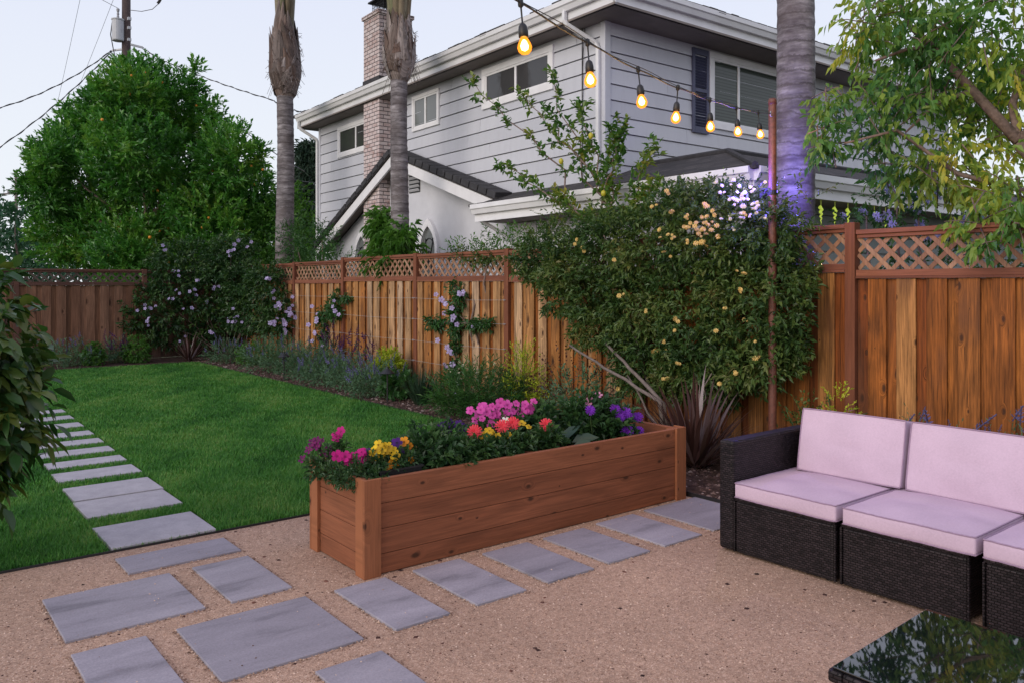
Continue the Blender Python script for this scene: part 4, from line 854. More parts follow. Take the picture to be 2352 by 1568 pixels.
arched(4.66, 2.86); arched(7.43, 2.80)
# single storey roof wrapping the corner
mb = MB(); mb.box(-.14, 10.2, -2.50, 1.39, 0, 2.70); mb.box(-.15, 0.0, 1.40, 2.2, 0, 2.6); hb('lower_wall', mb, 'stucco')
eave('gutter', ((-.74, -3.08, 0), (-.74, 2.24, 0)), (-1, 0, 0), 'white', h0=2.63, hf=.10, hg=.15, gw=.10)
eave('gutter', ((-.74, -3.07, 0), (10.6, -3.07, 0)), (0, -1, 0), 'white', h0=2.63, hf=.10, hg=.15, gw=.10)
mb = MB(); mb.box(-.71, 10.6, -3.04, 2.2, 2.61, 2.63); hb('soffit', mb, 'soffit')
mb = MB(); e0, f0, zE, h_ = -.80, -3.14, 2.865, 1.56; zz = zE+h_*.33
mb.poly([(e0, f0, zE), (10.7, f0, zE), (10.7, f0+h_, zz), (e0+h_, f0+h_, zz)]); mb.poly([(e0, 2.25, zE), (e0, f0, zE), (e0+h_, f0+h_, zz), (e0+h_, -.001, zz), (0.0, -.001, zE+.264), (0.0, 2.25, zE+.264)])
mb.poly([(e0+h_, f0+h_, zz-.002), (10.7, f0+h_, zz-.002), (10.7, -.03, zz-.002), (e0+h_, -.03, zz-.002)])
y = f0
while y < 2.2:
    w = rr.uniform(.14, .26); mb.box(e0-rr.uniform(0, .02), e0+.1, y, y+w-.006, zE-.015, zE+.02+rr.uniform(0, .015)); y += w
x = e0
while x < 10.6:
    w = rr.uniform(.14, .26); mb.box(x, x+w-.006, f0-rr.uniform(0, .02), f0+.1, zE-.015, zE+.02+rr.uniform(0, .015)); x += w
lr = hb('lower_roof', mb, 'shingle')
mb = MB(); mb.tube([(e0, f0, zE+.03), (e0+h_, f0+h_, zz+.02)], .035, 6); mb.tube([(e0+h_, f0+h_, zz+.02), (10.7, f0+h_, zz+.02)], .035, 6); mb.tube([(e0+h_, f0+h_, zz+.02), (e0+h_, -.04, zz+.02)], .035, 6); hb('ridge_cap', mb, 'tile', lr)
mb = MB(); mb.tube([(-.70, 2.1, 2.62), (-.30, 2.0, 2.40), (-.18, 2.0, 2.30), (-.18, 2.0, .1)], .035, 4); hb('downspout', mb, 'gutter')
# lime hanging ornaments and fairy lights under the right eave
HC, HSn = math.cos(rad(-1.5)), math.sin(rad(-1.5))
def hw_(x, y, z): return Vector((8.287+x*HC-y*HSn, 8.228+x*HSn+y*HC, z))
IC = ['leftmost lime green twisted ornament hanging from the eave beside the big palm', 'second lime green twisted ornament from the palm under the eave', 'third lime green twisted ornament from the palm, at the edge of the leaves', 'fourth lime twisted ornament, half hidden by lilac blooms under the eave', 'last lime twisted ornament hanging under the eave among the leaves']
for i, x in enumerate((.67, .97, 1.26, 1.88, 2.16)):
    p = hw_(x, -3.0, 2.62); mb = MB(); pts = []; mb.tube([(0, 0, 0), (0, 0, -.08)], .002, 4)
    mb.tube([(.016*math.cos(k*.9)*(1-k/34), .016*math.sin(k*.9)*(1-k/34), -.08-.0075*k) for k in range(31)], [.019*(1-k/38) for k in range(31)], 6)
    o = mb.build('hanging_ornament', M['icicle'], smooth=True); o.location = p; tag(o, IC[i], 'ornament', 'lime ornaments under the eave')
t = thing('fairy_lights', 'strand of tiny warm fairy lights seen through the lattice below the eave', 'fairy lights', tuple(hw_(0, -2.7, 1.9)))
mb = MB(); pts = [hw_(-.2+.06*k, -2.66, 1.86-.06*math.sin(k*.55)**2-.03*math.sin(k*.2)) for k in range(60)]; mb.tube(pts, .003, 4); mb.build('wire', M['cable'], t)
mb = MB()
for q in pts[::3]: mb.lathe([(.001, -.012), (.008, -.004), (.008, .004), (.001, .012)], 6, q+Vector((R.uniform(-.02, .02), 0, R.uniform(-.03, .01))))
mb.build('bulb', M['fairy'], t)

# ------------------------------------------------------------------ palms
def palm(label, x, y, r, zb, zt, boot=True, fr=11, fl_=2.6, lean=0, seed=1, bl=1.7, rise=1.5):
    """ringed trunk, old leaf bases, then green leaf stalks and feather fronds"""
    rr = random.Random(seed); t = thing('palm_tree', label, 'palm', (x, y, 0), group='palms behind the fence')
    mb = MB(); n = int(zb/.045); pts = [(x+lean*(i/n)+.012*math.sin(i*.07+seed), y, i*zb/n) for i in range(n+1)]
    rs = [r*(1.18-.25*min(1, i/n*1.2))*(1+.03*((i % 3) == 0)+rr.uniform(-.012, .012))+r*.25*max(0, 1-i*zb/n/.5)*.8 for i in range(n+1)]
    mb.tube(pts, rs, 20); mb.build('trunk', M['palm'], t, smooth=True)
    cx, cy = x+lean, y
    if boot:
        mb = MB(); h = zt-zb
        mb.t = .2; mb.lathe([(r*.9, zb-.05), (r*1.2, zb+.05*h), (bl*r*.78, zb+.15*h), (bl*r*.9, zb+.36*h), (bl*r*.66, zb+.66*h), (r*.85, zt)], 14, (cx, cy, 0))
        for k in range(34):   # each old leaf base is a curved sheath wrapping the stem
            a = k*2.4+rr.uniform(-.3, .3); z0 = zb+h*(-.01+.5*k/34)+rr.uniform(-.05, .05); L = h*rr.uniform(.38, .75); mb.t = rr.random(); w0 = rr.uniform(.35, 1.1); seg = 7; fl2 = rr.choice((0, .05, .1, .35)); sk = rr.uniform(-.9, .9)
            grid = []
            for i in range(seg+1):
                s = i/seg; zz = (z0+L*s-zb)/h; env = 1.05+(bl-1.0)*max(0, min(1, .25+zz*3.2))*(1-.8*max(0, zz-.32)/.68); rb = r*(max(1.0, env)+.05+fl2*s*s); wd = w0*(1-s)**.8+.08
                grid.append([(cx+rb*math.cos(a+sk*s+wd*c)*(1-.05*abs(c)), cy+rb*math.sin(a+sk*s+wd*c)*(1-.05*abs(c)), z0+L*s+.04*math.cos(c*2)) for c in (-1, -.5, 0, .5, 1)])
            for i in range(seg):
                for c in range(4): mb.poly([grid[i][c], grid[i][c+1], grid[i+1][c+1], grid[i+1][c]])
        for k in range(150):   # torn fibres
            a = rr.uniform(0, 6.28); q = rr.uniform(.03, .8); z0 = zb+h*q; rb = r*(1+(bl-1)*min(1, q*5)*(1-max(0, q-.35)))*1.04; mb.t = rr.random()
            p = Vector((cx+rb*math.cos(a), cy+rb*math.sin(a), z0)); d = Vector((math.cos(a)*.07, math.sin(a)*.07, rr.uniform(-.22, .10)))*rr.uniform(.5, 1.5)
            mb.bar(p-d*.5, p+d, .007, .003, (0, 0, 1) if abs(d.z) < .1 else (1, 0, .01))
        mb.build('leaf_base', M['boot'], t, smooth=False)
    P, D, N, Lf, W = [], [], [], [], []
    mb = MB(); z0 = zt-.25
    for k in range(fr):
        a = k*2.4+.5*seed; el = rr.uniform(.15, 1.0); b = Vector((cx+r*.55*math.cos(a), cy+r*.55*math.sin(a), z0-.35*(1-k/fr))); top = b+Vector((math.cos(a)*.10, math.sin(a)*.10, rise)); pts = [b, b.lerp(top, .5), top]; b = top; ang = .06+.12*el; q = Vector(b); sd = Vector((-math.sin(a), math.cos(a), 0)); seg = 16
        for i in range(seg):
            d = Vector((math.cos(a)*math.sin(ang), math.sin(a)*math.sin(ang), math.cos(ang))); q = q+d*((fl_+1.2)/seg); pts.append(q.copy()); ang += (.035 if i < 6 else .15)*(1+el*.7)
            if i >= 6:
                for s_ in (-1, 1):
                    for j in range(4):
                        P.append(q-d*(fl_+1.2)/seg*j/4); D.append(sd*s_+d*.5+Vector((0, 0, -.25+rr.uniform(-.2, .2)))); N.append(Vector((0, 0, 1))+d*.3); Lf.append((.5+.25*math.sin((i-6)/10*3.1))*rr.uniform(.8, 1.1)); W.append(.035)
        mb.t = rr.random(); mb.tube(pts, [.075, .07, .06]+[.05]*3+[.04-.033*i/(seg-3) for i in range(seg-3)], 6)
    mb.build('leaf_stalk', M['petiole'], t, smooth=True)
    leaf_obj('frond', np.array(P), np.array(D), np.array(N), np.array(Lf), np.array(W), M['frond'], t, fold=.1, droop=.55)
palm('far palm with a swollen ragged crown base, between the orange tree and the house', 7.1, 16.83, .188, 5.72, 7.5, seed=1, fr=10, bl=1.75, rise=1.6)
palm('middle palm with a ragged crown base standing in front of the brick chimney', 7.12, 12.02, .152, 5.12, 6.25, seed=4, fr=12, bl=1.7, rise=.95)
palm('nearest palm with a thick smooth ringed trunk behind the steel post', 7.18, 4.5, .172, 8.6, 10.2, lean=.03, seed=2, fr=12)

# ------------------------------------------------------------------ orange tree
OT = (5.75, 21.9, 0)
t = thing('orange_tree', 'big dense orange tree with small oranges filling the far left corner', 'tree', OT)
lob = []
for px, py, rp in ((300, 215, 68), (378, 222, 70), (440, 295, 80), (248, 262, 66), (190, 318, 72), (128, 352, 55), (115, 440, 52), (205, 425, 95), (305, 350, 100), (420, 400, 105), (525, 365, 72), (560, 445, 72), (592, 505, 46), (500, 510, 105), (375, 500, 105), (260, 520, 100), (140, 535, 72), (560, 575, 78), (470, 620, 95), (385, 640, 85), (300, 590, 80), (590, 620, 50)):
    c = at(px, py, 21.3+.9*math.cos(px*.031)+.5*math.sin(py*.05)); k = rp*21/1850; lob.append((c.x, c.y, c.z, k, k, k*1.02))
for px, py, rp in ((150, 420, 85), (190, 370, 80), (230, 400, 90), (300, 300, 120), (420, 420, 150), (220, 450, 130), (500, 560, 120), (330, 560, 140)):
    c = at(px, py, 23.3); k = rp*21/1850; lob.append((c.x, c.y, c.z, k, k, k))
lob += [(5.05, 22.6, 6.75, .3, .3, .7), (6.62, 21.6, 6.85, .24, .24, .7), (6.95, 21.3, 6.0, .26, .26, .6), (3.55, 23.6, 4.85, .45, .45, .3)]
rt_ = random.Random(9)
for _ in range(30):   # vigorous shoots that break the outline
    b_ = rt_.choice(lob[:22]); v = Vector((rt_.gauss(0, 1), rt_.gauss(-.3, .8), rt_.gauss(.5, .8))).normalized(); q = Vector((b_[0]+v.x*b_[3]*1.0, b_[1]+v.y*b_[4]*1.0, b_[2]+v.z*b_[5]*1.0))
    if q.z > 1.8: lob.append((q.x, q.y, q.z, rt_.uniform(.15, .3), rt_.uniform(.15, .3), rt_.uniform(.25, .5)))
P, O = blob_twigs(lob, 12500, .3, .55, amp=.12, cull=.85)
k = (P[:, 2] > .9); P, O = P[k], O[k]
p, d, N, l, w, ti = leaves_on(P, O, 12, .36, .14, .056, up=.35, spread=.75)
patch = .5+.5*np.sin(p[:, 0]*1.9+p[:, 2]*1.3)*np.sin(p[:, 2]*2.3-p[:, 1]*1.1); ti = np.clip(ti*.62+.33*patch, 0, 1)
leaf_obj('crown', p, d, N, l, w, M['lf_orange'], t, ti, fold=.2)
limbs('trunk', [(curvy(OT, (5.8, 21.8, 2.6), 6, .03), .16, .11)]+[(curvy((5.8, 22.2, 1.6+.15*i), (lob[i][0], lob[i][1]+.4, lob[i][2]), 6, .03), .05, .012) for i in range(14)], M['bark'], t)
og = bpy.data.meshes.new('orange'); mb = MB(); mb.lathe([(.002, -.04), (.026, -.032), (.042, 0), (.034, .026), (.018, .039), (.002, .036)], 12); fill(og, mb.V, [len(f) for f in mb.F], [i for f in mb.F for i in f], mb.T, None, True); og.materials.append(M['orange'])
C0 = np.array([0, 0, 1.6]); vis = P[(P[:, 1] < 22.2)]; G.shuffle(vis)
for q in vis[:46]:
    dd = unit((C0-q)[None])[0]; o = bpy.data.objects.new('orange', og); link(o, t); o.location = Vector(q+dd*.12-np.array([0, 0, .05]))-t.location; s_ = R.uniform(.65, 1.05); o.scale = (s_,)*3

# flowering vine over the fence corner
t = thing('flowering_vine', 'dark vine with pale lilac flowers smothering the far corner of the fence', 'vine', (6.1, 17.6, 0))
lob = [(6.35, 17.2, 1.25, .42, .9, .75), (6.4, 16.1, 1.25, .32, .75, .72), (6.0, 18.2, 1.2, .7, .5, .85), (5.2, 18.35, 1.1, .65, .36, .8), (4.75, 18.4, 1.0, .55, .3, .62), (6.2, 17.8, 1.9, .6, .7, .45), (5.3, 18.4, 1.75, .6, .35, .4), (5.6, 18.6, 2.2, .8, .4, .42), (6.3, 17.9, 2.3, .5, .6, .4), (6.5, 15.6, 1.0, .2, .35, .55), (6.45, 16.2, 1.75, .3, .6, .3)]
P, O = blob_twigs(lob, 2150, .2, .1); p, d, N, l, w, ti = leaves_on(P, O, 10, .26, .085, .038, up=-.1)
k = p[:, 2] > .06; leaf_obj('foliage', p[k], d[k], N[k], l[k], w[k], M['lf_vine'], t, ti[k])
limbs('stem', [(curvy((6.2, 17.9, 0), l_[:3], 7, .04), .012, .004) for l_ in lob], M['bark'], t, 5)
F_lil = [fm('flower', 5, .04, M['lilac'], cup=.25, pw=1.0, seed=i) for i in range(3)]
front = P[((P[:, 0]+P[:, 1]*.3) < 12.0) & (P[:, 2] < 1.75)]; fp = []
sel = P[G.permutation(len(P))]
for q in sel:
    if len(fp) > 88: break
    if q[2] < .25: continue
    wt = .25+.75*(q[0] > 5.9)
    j = np.linalg.norm(P-q, axis=1)
    v = np.array([0, 0, 1.6])-q; v /= np.linalg.norm(v)
    if ((P-q)@v > .10)[(j < .35)].sum() > 3 or R.random() > wt: continue
    c = q+v*.10
    for _ in range(R.choice((1, 2, 2, 3))): fp.append(tuple(c+G.normal(size=3)*.055))
put_flowers('flower', F_lil, fp, t, (-.3, -.8, .3), .5, .25)

# two young vines trained up the trellis wires
def train(label, y, clumps, flowers):
    t = thing('climbing_vine', label, 'vine', (FX-.12, y, .02), group='young vines trained on the trellis wires'); lob = [(FX-.13, *c) for c in clumps]
    lob = [(a, b, c, .06, ry, rz) for a, b, c, ry, rz in lob]; P, O = blob_twigs(lob, 34*len(lob), .5, .1); p, d, N, l, w, ti = leaves_on(P, O, 5, .12, .075, .03, up=-.2); leaf_obj('foliage', p, d, N, l, w, M['lf_shrub'], t, ti*.8)
    pts = [(FX-.11, y, .02)]+[(FX-.12+.015*math.sin(i*2), c[0]*.6+y*.4, c[1]) for i, c in enumerate(sorted(clumps, key=lambda c: c[1]))]
    limbs('stem', [(pts, .012, .005), ([(q[0]+.02, q[1]+.015*math.sin(i*1.7), q[2]) for i, q in enumerate(pts)], .009, .004)], M['bark'], t, 5)
    fp = [(FX-.22, a+R.uniform(-.03, .03), b+R.uniform(-.03, .03)) for a, b in flowers for _ in range(R.choice((1, 2)))]
    put_flowers('flower', F_lil, fp, t, (-.7, -.6, .2), .45, .25)
train('young vine with lilac flowers on the trellis, the farther one beside the large vine', 13.85, [(13.9, .35, .1, .12), (13.85, .6, .1, .12), (13.8, .85, .12, .14), (13.6, 1.1, .3, .14), (13.3, 1.15, .22, .18), (13.35, 1.4, .12, .14), (14.0, .98, .14, .1), (12.95, 1.37, .2, .05)], [(14.1, 1.2), (13.9, .95), (13.25, 1.2), (13.15, 1.13), (13.0, 1.05), (14.0, .72), (14.1, .55), (13.7, .5), (13.9, 1.08), (14.3, .85), (14.2, .3), (13.2, 1.3)])
train('young vine with lilac flowers on the trellis, the nearer one reaching the lattice', 9.55, [(9.55, .2, .08, .12), (9.55, .45, .07, .14), (9.55, .72, .07, .12), (9.55, 1.0, .14, .16), (9.6, 1.22, .13, .14), (9.45, 1.42, .14, .16), (9.6, 1.6, .08, .1), (9.05, 1.07, .24, .08), (10.05, 1.05, .24, .09), (8.75, 1.06, .1, .08)], [(9.75, 1.38), (9.65, 1.33), (9.9, 1.45), (9.3, 1.47), (9.2, 1.5), (9.5, 1.3), (9.7, 1.2), (9.35, 1.07), (9.55, .68), (9.5, .62), (9.6, .72), (9.65, .45), (9.5, .48), (9.4, .22), (9.45, .05), (8.95, 1.0), (9.85, .78), (9.45, 1.12)])

# ------------------------------------------------------------------ climbing rose
t = thing('climbing_rose', 'huge climbing rose with small yellow blooms bulging over the fence', 'rose bush', (6.3, 5.7, .02))
lob = []
for px, py, rp in ((1265, 590, 78), (1335, 640, 100), (1435, 590, 115), (1545, 560, 120), (1650, 545, 115), (1735, 530, 85), (1395, 715, 95), (1515, 715, 125), (1640, 715, 125), (1745, 690, 90), (1475, 795, 70), (1590, 800, 75), (1700, 800, 72), (1790, 630, 55), (1785, 770, 50), (1475, 860, 48), (1560, 868, 52), (1650, 865, 55), (1730, 850, 50), (1790, 830, 34), (1230, 600, 45), (1380, 540, 60), (1600, 480, 65)):
    u = (px-CX)/FOC; rx_, ry_ = FW[0]+u*RT[0], FW[1]+u*RT[1]; d_ = (6.32+.06*math.sin(px*.05))/rx_
    lob.append((d_*rx_, d_*ry_, CAM_H+(HY-py)/FOC*d_, .30+.10*(rp > 90), rp*.0056, rp*d_/FOC))
P, O = blob_twigs(lob, 5600, .3, .05, amp=.14, cull=.85); A_ = leaves_on(P, O, 11, .16, .052, .023, up=.05, spread=1.0, lvar=.5)
# long whippy shoots out of the top
Q, Oq = [], []
for i in range(30):
    y = R.uniform(3.9, 7.3); z = 2.27+.22*math.sin((y-3.5)*.8); a = Vector((6.45+R.uniform(-.25, .25), y, z)); b = a+Vector((R.uniform(-.25, .2), R.uniform(-.35, .35), R.uniform(.08, .26)))
    for k in range(5): Q.append(a.lerp(b, k/4)); Oq.append((b-a).normalized())
B_ = leaves_on(np.array(Q), np.array(Oq), 4, .1, .05, .02, up=.1); p, d, N, l, w, ti = [np.concatenate([np.broadcast_to(x, (len(A_[0]),)) if np.ndim(x) == 0 else x, y_]) for x, y_ in zip(A_, B_)]
patch = .5+.5*np.sin(p[:, 1]*4.1+p[:, 2]*3.3)*np.sin(p[:, 2]*5.3-p[:, 1]*2.1); leaf_obj('foliage', p, d, N, l, w, M['lf_rose'], t, np.clip(ti*.65+.35*patch, 0, 1))
limbs('stem', [([(5.95, 5.1, .02)]+curvy((5.75, 5.0, .52), (5.95, 6.45, .95), 9, .018), .020, .012), ([(6.0, 5.1, .02)]+curvy((5.8, 5.0, .50), (6.0, 5.95, 1.0), 9, .02), .022, .014), (curvy((6.1, 5.1, .02), (6.3, 5.9, 1.2), 7, .06), .02, .012), (curvy((6.15, 5.0, .02), (6.35, 4.8, 1.3), 7, .06), .02, .012), (curvy((6.1, 5.2, .02), (5.95, 5.6, .7), 6, .08), .015, .008), (curvy((6.15, 5.05, .02), (6.0, 4.6, .8), 6, .08), .012, .006)], M['barkpale'], t, 7)
F_ro = [fm('flower', 8, .021, M['cream'], 3, cup=.3, pw=.8, seed=i) for i in range(3)]; F_pw = [fm('flower', 8, .017, M['whitep'], 3, cup=.25, pw=1.0, seed=i) for i in range(2)]
spots = [(4.53, 2.25), (4.55, 2.3), (4.5, 2.2), (4.5, 2.12), (4.54, 2.1), (4.72, 2.14), (4.76, 2.2), (4.70, 2.1), (4.84, 2.1), (4.9, 2.06), (5.05, 2.08), (4.66, 2.0), (4.62, 2.02)]
fp = []
for y, z in spots:
    for _ in range(3): fp.append((5.86+R.uniform(-.05, .05), y+R.uniform(-.06, .06), z+R.uniform(-.05, .05)))
V_ = P[(P[:, 0] < 6.22)]; G.shuffle(V_)
V_ = V_[V_[:, 1] < 6.4]
for q in V_[:31]:
    for _ in range(2): fp.append((q[0]-.13+R.uniform(-.03, .03), q[1]+R.uniform(-.035, .035), q[2]+R.uniform(-.03, .03)))
put_flowers('flower', F_ro, fp[:100], t, (-.7, -.5, .4), .6, .4)
fp = [(5.98+R.uniform(-.08, .06), 4.25+R.gauss(0, .12), 2.33+R.gauss(0, .12)) for _ in range(48)]
put_flowers('blossom', F_pw, fp, t, (-.7, -.5, .4), .4, .25)

# ------------------------------------------------------------------ lemon tree behind the rose
t = thing('lemon_tree', 'slender open lemon tree with yellow green leaves in front of the house corner', 'tree', (7.1, 7.0, 0))
LB = [((7.1, 7.05, 2.2), (7.12, 9.9, 4.72)), ((7.1, 7.0, 2.2), (7.16, 8.1, 4.42)), ((7.1, 7.0, 2.3), (7.15, 7.0, 3.55)), ((7.1, 7.4, 2.45), (7.15, 9.15, 3.35)), ((7.1, 6.9, 2.3), (7.12, 7.55, 3.9)), ((7.1, 6.7, 2.3), (7.1, 6.33, 3.2)), ((7.1, 7.2, 2.9), (7.14, 8.7, 4.25)), ((7.1, 7.0, 2.2), (7.1, 7.85, 2.75)), ((7.1, 6.6, 2.2), (7.05, 6.25, 2.75)), ((7.1, 7.1, 2.6), (7.15, 6.8, 3.5))]
paths = []; Q, Oq = [], []
for a, b in LB:
    c = curvy(a, b, 9, .05); paths.append((c, .016, .004))
    for i in range(2, 10):
        for _ in range(3 if i < 9 else 5):
            q = c[min(i, 9)]+Vector((R.uniform(-.06, .06), R.uniform(-.10, .10), R.uniform(-.06, .08))); Q.append(q); Oq.append(((Vector(b)-Vector(a)).normalized()+Vector((R.uniform(-.6, .4), R.uniform(-.7, .7), R.uniform(-.3, .6)))).normalized())
paths.append((curvy((7.1, 7.0, 0), (7.1, 7.05, 2.3), 6, .03), .035, .022))
p, d, N, l, w, ti = leaves_on(np.array(Q), np.array(Oq), 9, .19, .094, .048, up=.1, spread=1.0)
leaf_obj('crown', p, d, N, l, w, M['lf_lemon'], t, np.clip(ti**1.3+.12*(p[:, 2] < 3.0), 0, 1), fold=.2)
limbs('trunk', paths, M['bark'], t, 6)
lm = bpy.data.meshes.new('lemon'); mb = MB(); mb.lathe([(.002, -.045), (.02, -.034), (.033, -.005), (.03, .02), (.012, .036), (.002, .042)], 12); fill(lm, mb.V, [len(f) for f in mb.F], [i for f in mb.F for i in f], mb.T, None, True); lm.materials.append(m_plain('lemon_peel', (.45, .40, .03), .45, .15, 12))
for q in ((7.02, 7.0, 2.72), (7.0, 7.2, 3.45), (7.0, 7.75, 3.2)):
    o = bpy.data.objects.new('lemon', lm); link(o, t); o.location = Vector(q)-t.location

# ------------------------------------------------------------------ drooping tree on the right
t = thing('leafy_tree', 'tall tree with drooping yellow green leaves overhanging the fence at the right', 'tree', (7.6, 1.5, 0))
tr0 = at(2352, 330, 6.3)
B1 = [(7.6, 1.5, 0), (7.55, 1.7, 1.2), (7.45, 2.1, 2.2), tuple(at(2340, 325, 6.4)), tuple(at(2240, 215, 6.6)), tuple(at(2160, 125, 6.8)), tuple(at(2090, 60, 6.9)), tuple(at(2040, -60, 7.0))]
B2 = [tuple(at(2340, 325, 6.4)), tuple(at(2325, 240, 6.5)), tuple(at(2355, 150, 6.6)), tuple(at(2380, 20, 6.8))]
B3 = [tuple(at(2240, 205, 6.6)), tuple(at(2150, 240, 6.7)), tuple(at(2080, 305, 6.7))]; B4 = [tuple(at(2150, 105, 6.8)), tuple(at(2080, 115, 6.7)), tuple(at(2010, 140, 6.7))]
B5 = [(7.45, 2.1, 2.2), tuple(at(2200, 400, 6.5)), tuple(at(2060, 300, 6.6)), tuple(at(1940, 330, 6.6))]; B6 = [(7.55, 1.7, 1.2), (7.3, .6, 3.0), (7.0, -.6, 4.4), (6.9, -1.6, 5.5)]; B7 = [tuple(at(2340, 325, 6.4)), (7.6, 1.4, 3.8), (7.8, .8, 5.4)]
SP = [(2080, 40, 6.8, .55, .45), (2200, 60, 6.6, .5, .5), (2310, 60, 6.4, .5, .5), (2010, 60, 6.8, .25, .4), (1985, 110, 6.9, .22, .28), (2130, 190, 6.8, .5, .35), (2050, 260, 6.7, .5, .38), (2230, 320, 6.6, .45, .35), (1910, 250, 6.8, .24, .18), (1890, 310, 6.7, .16, .20), (1905, 350, 6.7, .13, .12), (2150, 380, 6.8, .45, .3), (2060, 400, 7.0, .38, .25), (2310, 420, 6.2, .3, .32), (2270, 470, 6.2, .3, .22), (2330, 510, 6.0, .2, .2), (2290, 250, 6.9, .4, .5), (2250, 180, 7.0, .4, .4), (2210, 525, 5.95, .05, .06), (2262, 565, 6.0, .08, .08), (2345, 180, 6.4, .3, .5), (2000, 330, 6.9, .22, .22), (2200, 440, 7.1, .35, .2), (2100, 130, 7.1, .5, .4)]
P, O = [], []
for px, py, dd, rx, rz in SP:
    c = at(px, py, dd+R.uniform(-.15, .3)); n = int(200*rx*rz**.5*1.0)+5
    e = rdir(n)*(G.random((n, 1))**.5)*np.array([rx, rx*1.0, rz])*1.05; P.append(np.array(c)+e); O.append(unit(e/np.array([rx, rx, rz])+rdir(n)*.6+np.array([0, 0, -.25])))
for c, r_, n in (((7.3, .6, 3.6), .9, 200), ((7.2, -.5, 4.2), 1.0, 240), ((7.1, -1.6, 5.2), 1.1, 240), ((7.6, 1.3, 4.8), 1.1, 260), ((7.9, 2.3, 5.2), 1.0, 200), ((7.2, .8, 2.6), .6, 120), ((7.1, -.5, 2.9), .8, 160), ((7.0, -1.5, 3.6), .8, 160)):
    e = rdir(n)*(G.random((n, 1))**.45)*r_; P.append(np.array(c)+e); O.append(unit(e+rdir(n)*.6))
P = np.concatenate(P); O = np.concatenate(O)
p, d, N, l, w, ti = leaves_on(P, O, 9, .26, .068, .035, up=-.5, spread=.6); N = unit(G.normal(size=p.shape)+np.array([-.4, -.3, .3]))
ti = np.clip(ti*.7+.25*np.sin(p[:, 1]*3+p[:, 2]*2.3)+.1, 0, 1); leaf_obj('crown', p, d, N, l, w, M['lf_tree'], t, ti, fold=.15, droop=.25)
limbs('trunk', [(B1[:4], .11, .062), (B1[3:], .046, .018), (B2, .04, .015), (B3, .022, .008), (B4, .022, .008), (B5, .025, .008), (B6, .06, .02), (B7, .05, .02)]+[([Vector(q)-Vector(o_)*.28, Vector(q)+Vector((0, 0, .02)), Vector(q)+Vector(o_)*.12], .006, .002) for q, o_ in zip(P[::6], O[::6])], M['bark'], t, 7)

# pale violet flowering shrub behind the fence, below the eave
t = thing('flowering_shrub', 'pale violet flowering shrub behind the lattice beneath the hanging ornaments', 'shrub', (8.0, 3.6, 0))
lob = [(*at(2060, 445, 8.3), .34, .34, .26), (*at(1990, 498, 8.3), .34, .3, .10), (*at(2110, 490, 7.9), .4, .4, .3), (*at(2190, 500, 7.8), .4, .4, .3), (7.9, 3.6, 1.7, .5, .6, .55), (7.9, 2.6, 1.8, .5, .6, .5), (7.9, 1.8, 1.6, .5, .6, .6)]
P, O = blob_twigs(lob, 360, .4, .2); p, d, N, l, w, ti = leaves_on(P, O, 8, .2, .07, .03, up=-.1); leaf_obj('foliage', p, d, N, l, w, M['lf_shrub'], t, ti)
limbs('stem', [(curvy((8.0, 3.6, 0), l_[:3], 6, .08), .025, .008) for l_ in lob], M['bark'], t, 6)
F_wi = [fm('flower_cluster', 8, .055, M['wisteria'], 3, cup=.5, pw=.8, seed=i) for i in range(2)]
up_ = P[P[:, 2] > 2.0]; G.shuffle(up_); put_flowers('flower_cluster', F_wi, [tuple(q+np.array([-.06, -.06, .02])) for q in up_[:42]], t, (-.6, -.6, .3), .6, .35)

# ------------------------------------------------------------------ near shrub at the left edge
t = thing('broad_leaved_shrub', 'dark broad leaved shrub cut by the left edge of the photo, close to the camera', 'shrub', (.42, 5.5, 0))
lob = [(.38, 5.45, 1.30, .38, .34, .40), (.45, 5.5, .95, .42, .36, .38), (.33, 5.45, .58, .36, .32, .24), (.28, 5.4, 1.55, .32, .28, .22)]
P, O = blob_twigs(lob, 520, .4, .1); k = P[:, 0] < .80; P, O = P[k], O[k]; p, d, N, l, w, ti = leaves_on(P, O, 6, .2, .105, .06, up=-.25, spread=.8)
leaf_obj('foliage', p, d, N, l, w, M['lf_near'], t, ti, fold=.16, droop=.28, hi=True)
limbs('stem', [(curvy((.36, 5.48, 0), l_[:3], 6, .06), .022, .010) for l_ in lob]+[(curvy((.36, 5.48, .3), P[i*7], 5, .05), .008, .003) for i in range(30)], M['bark'], t, 6)

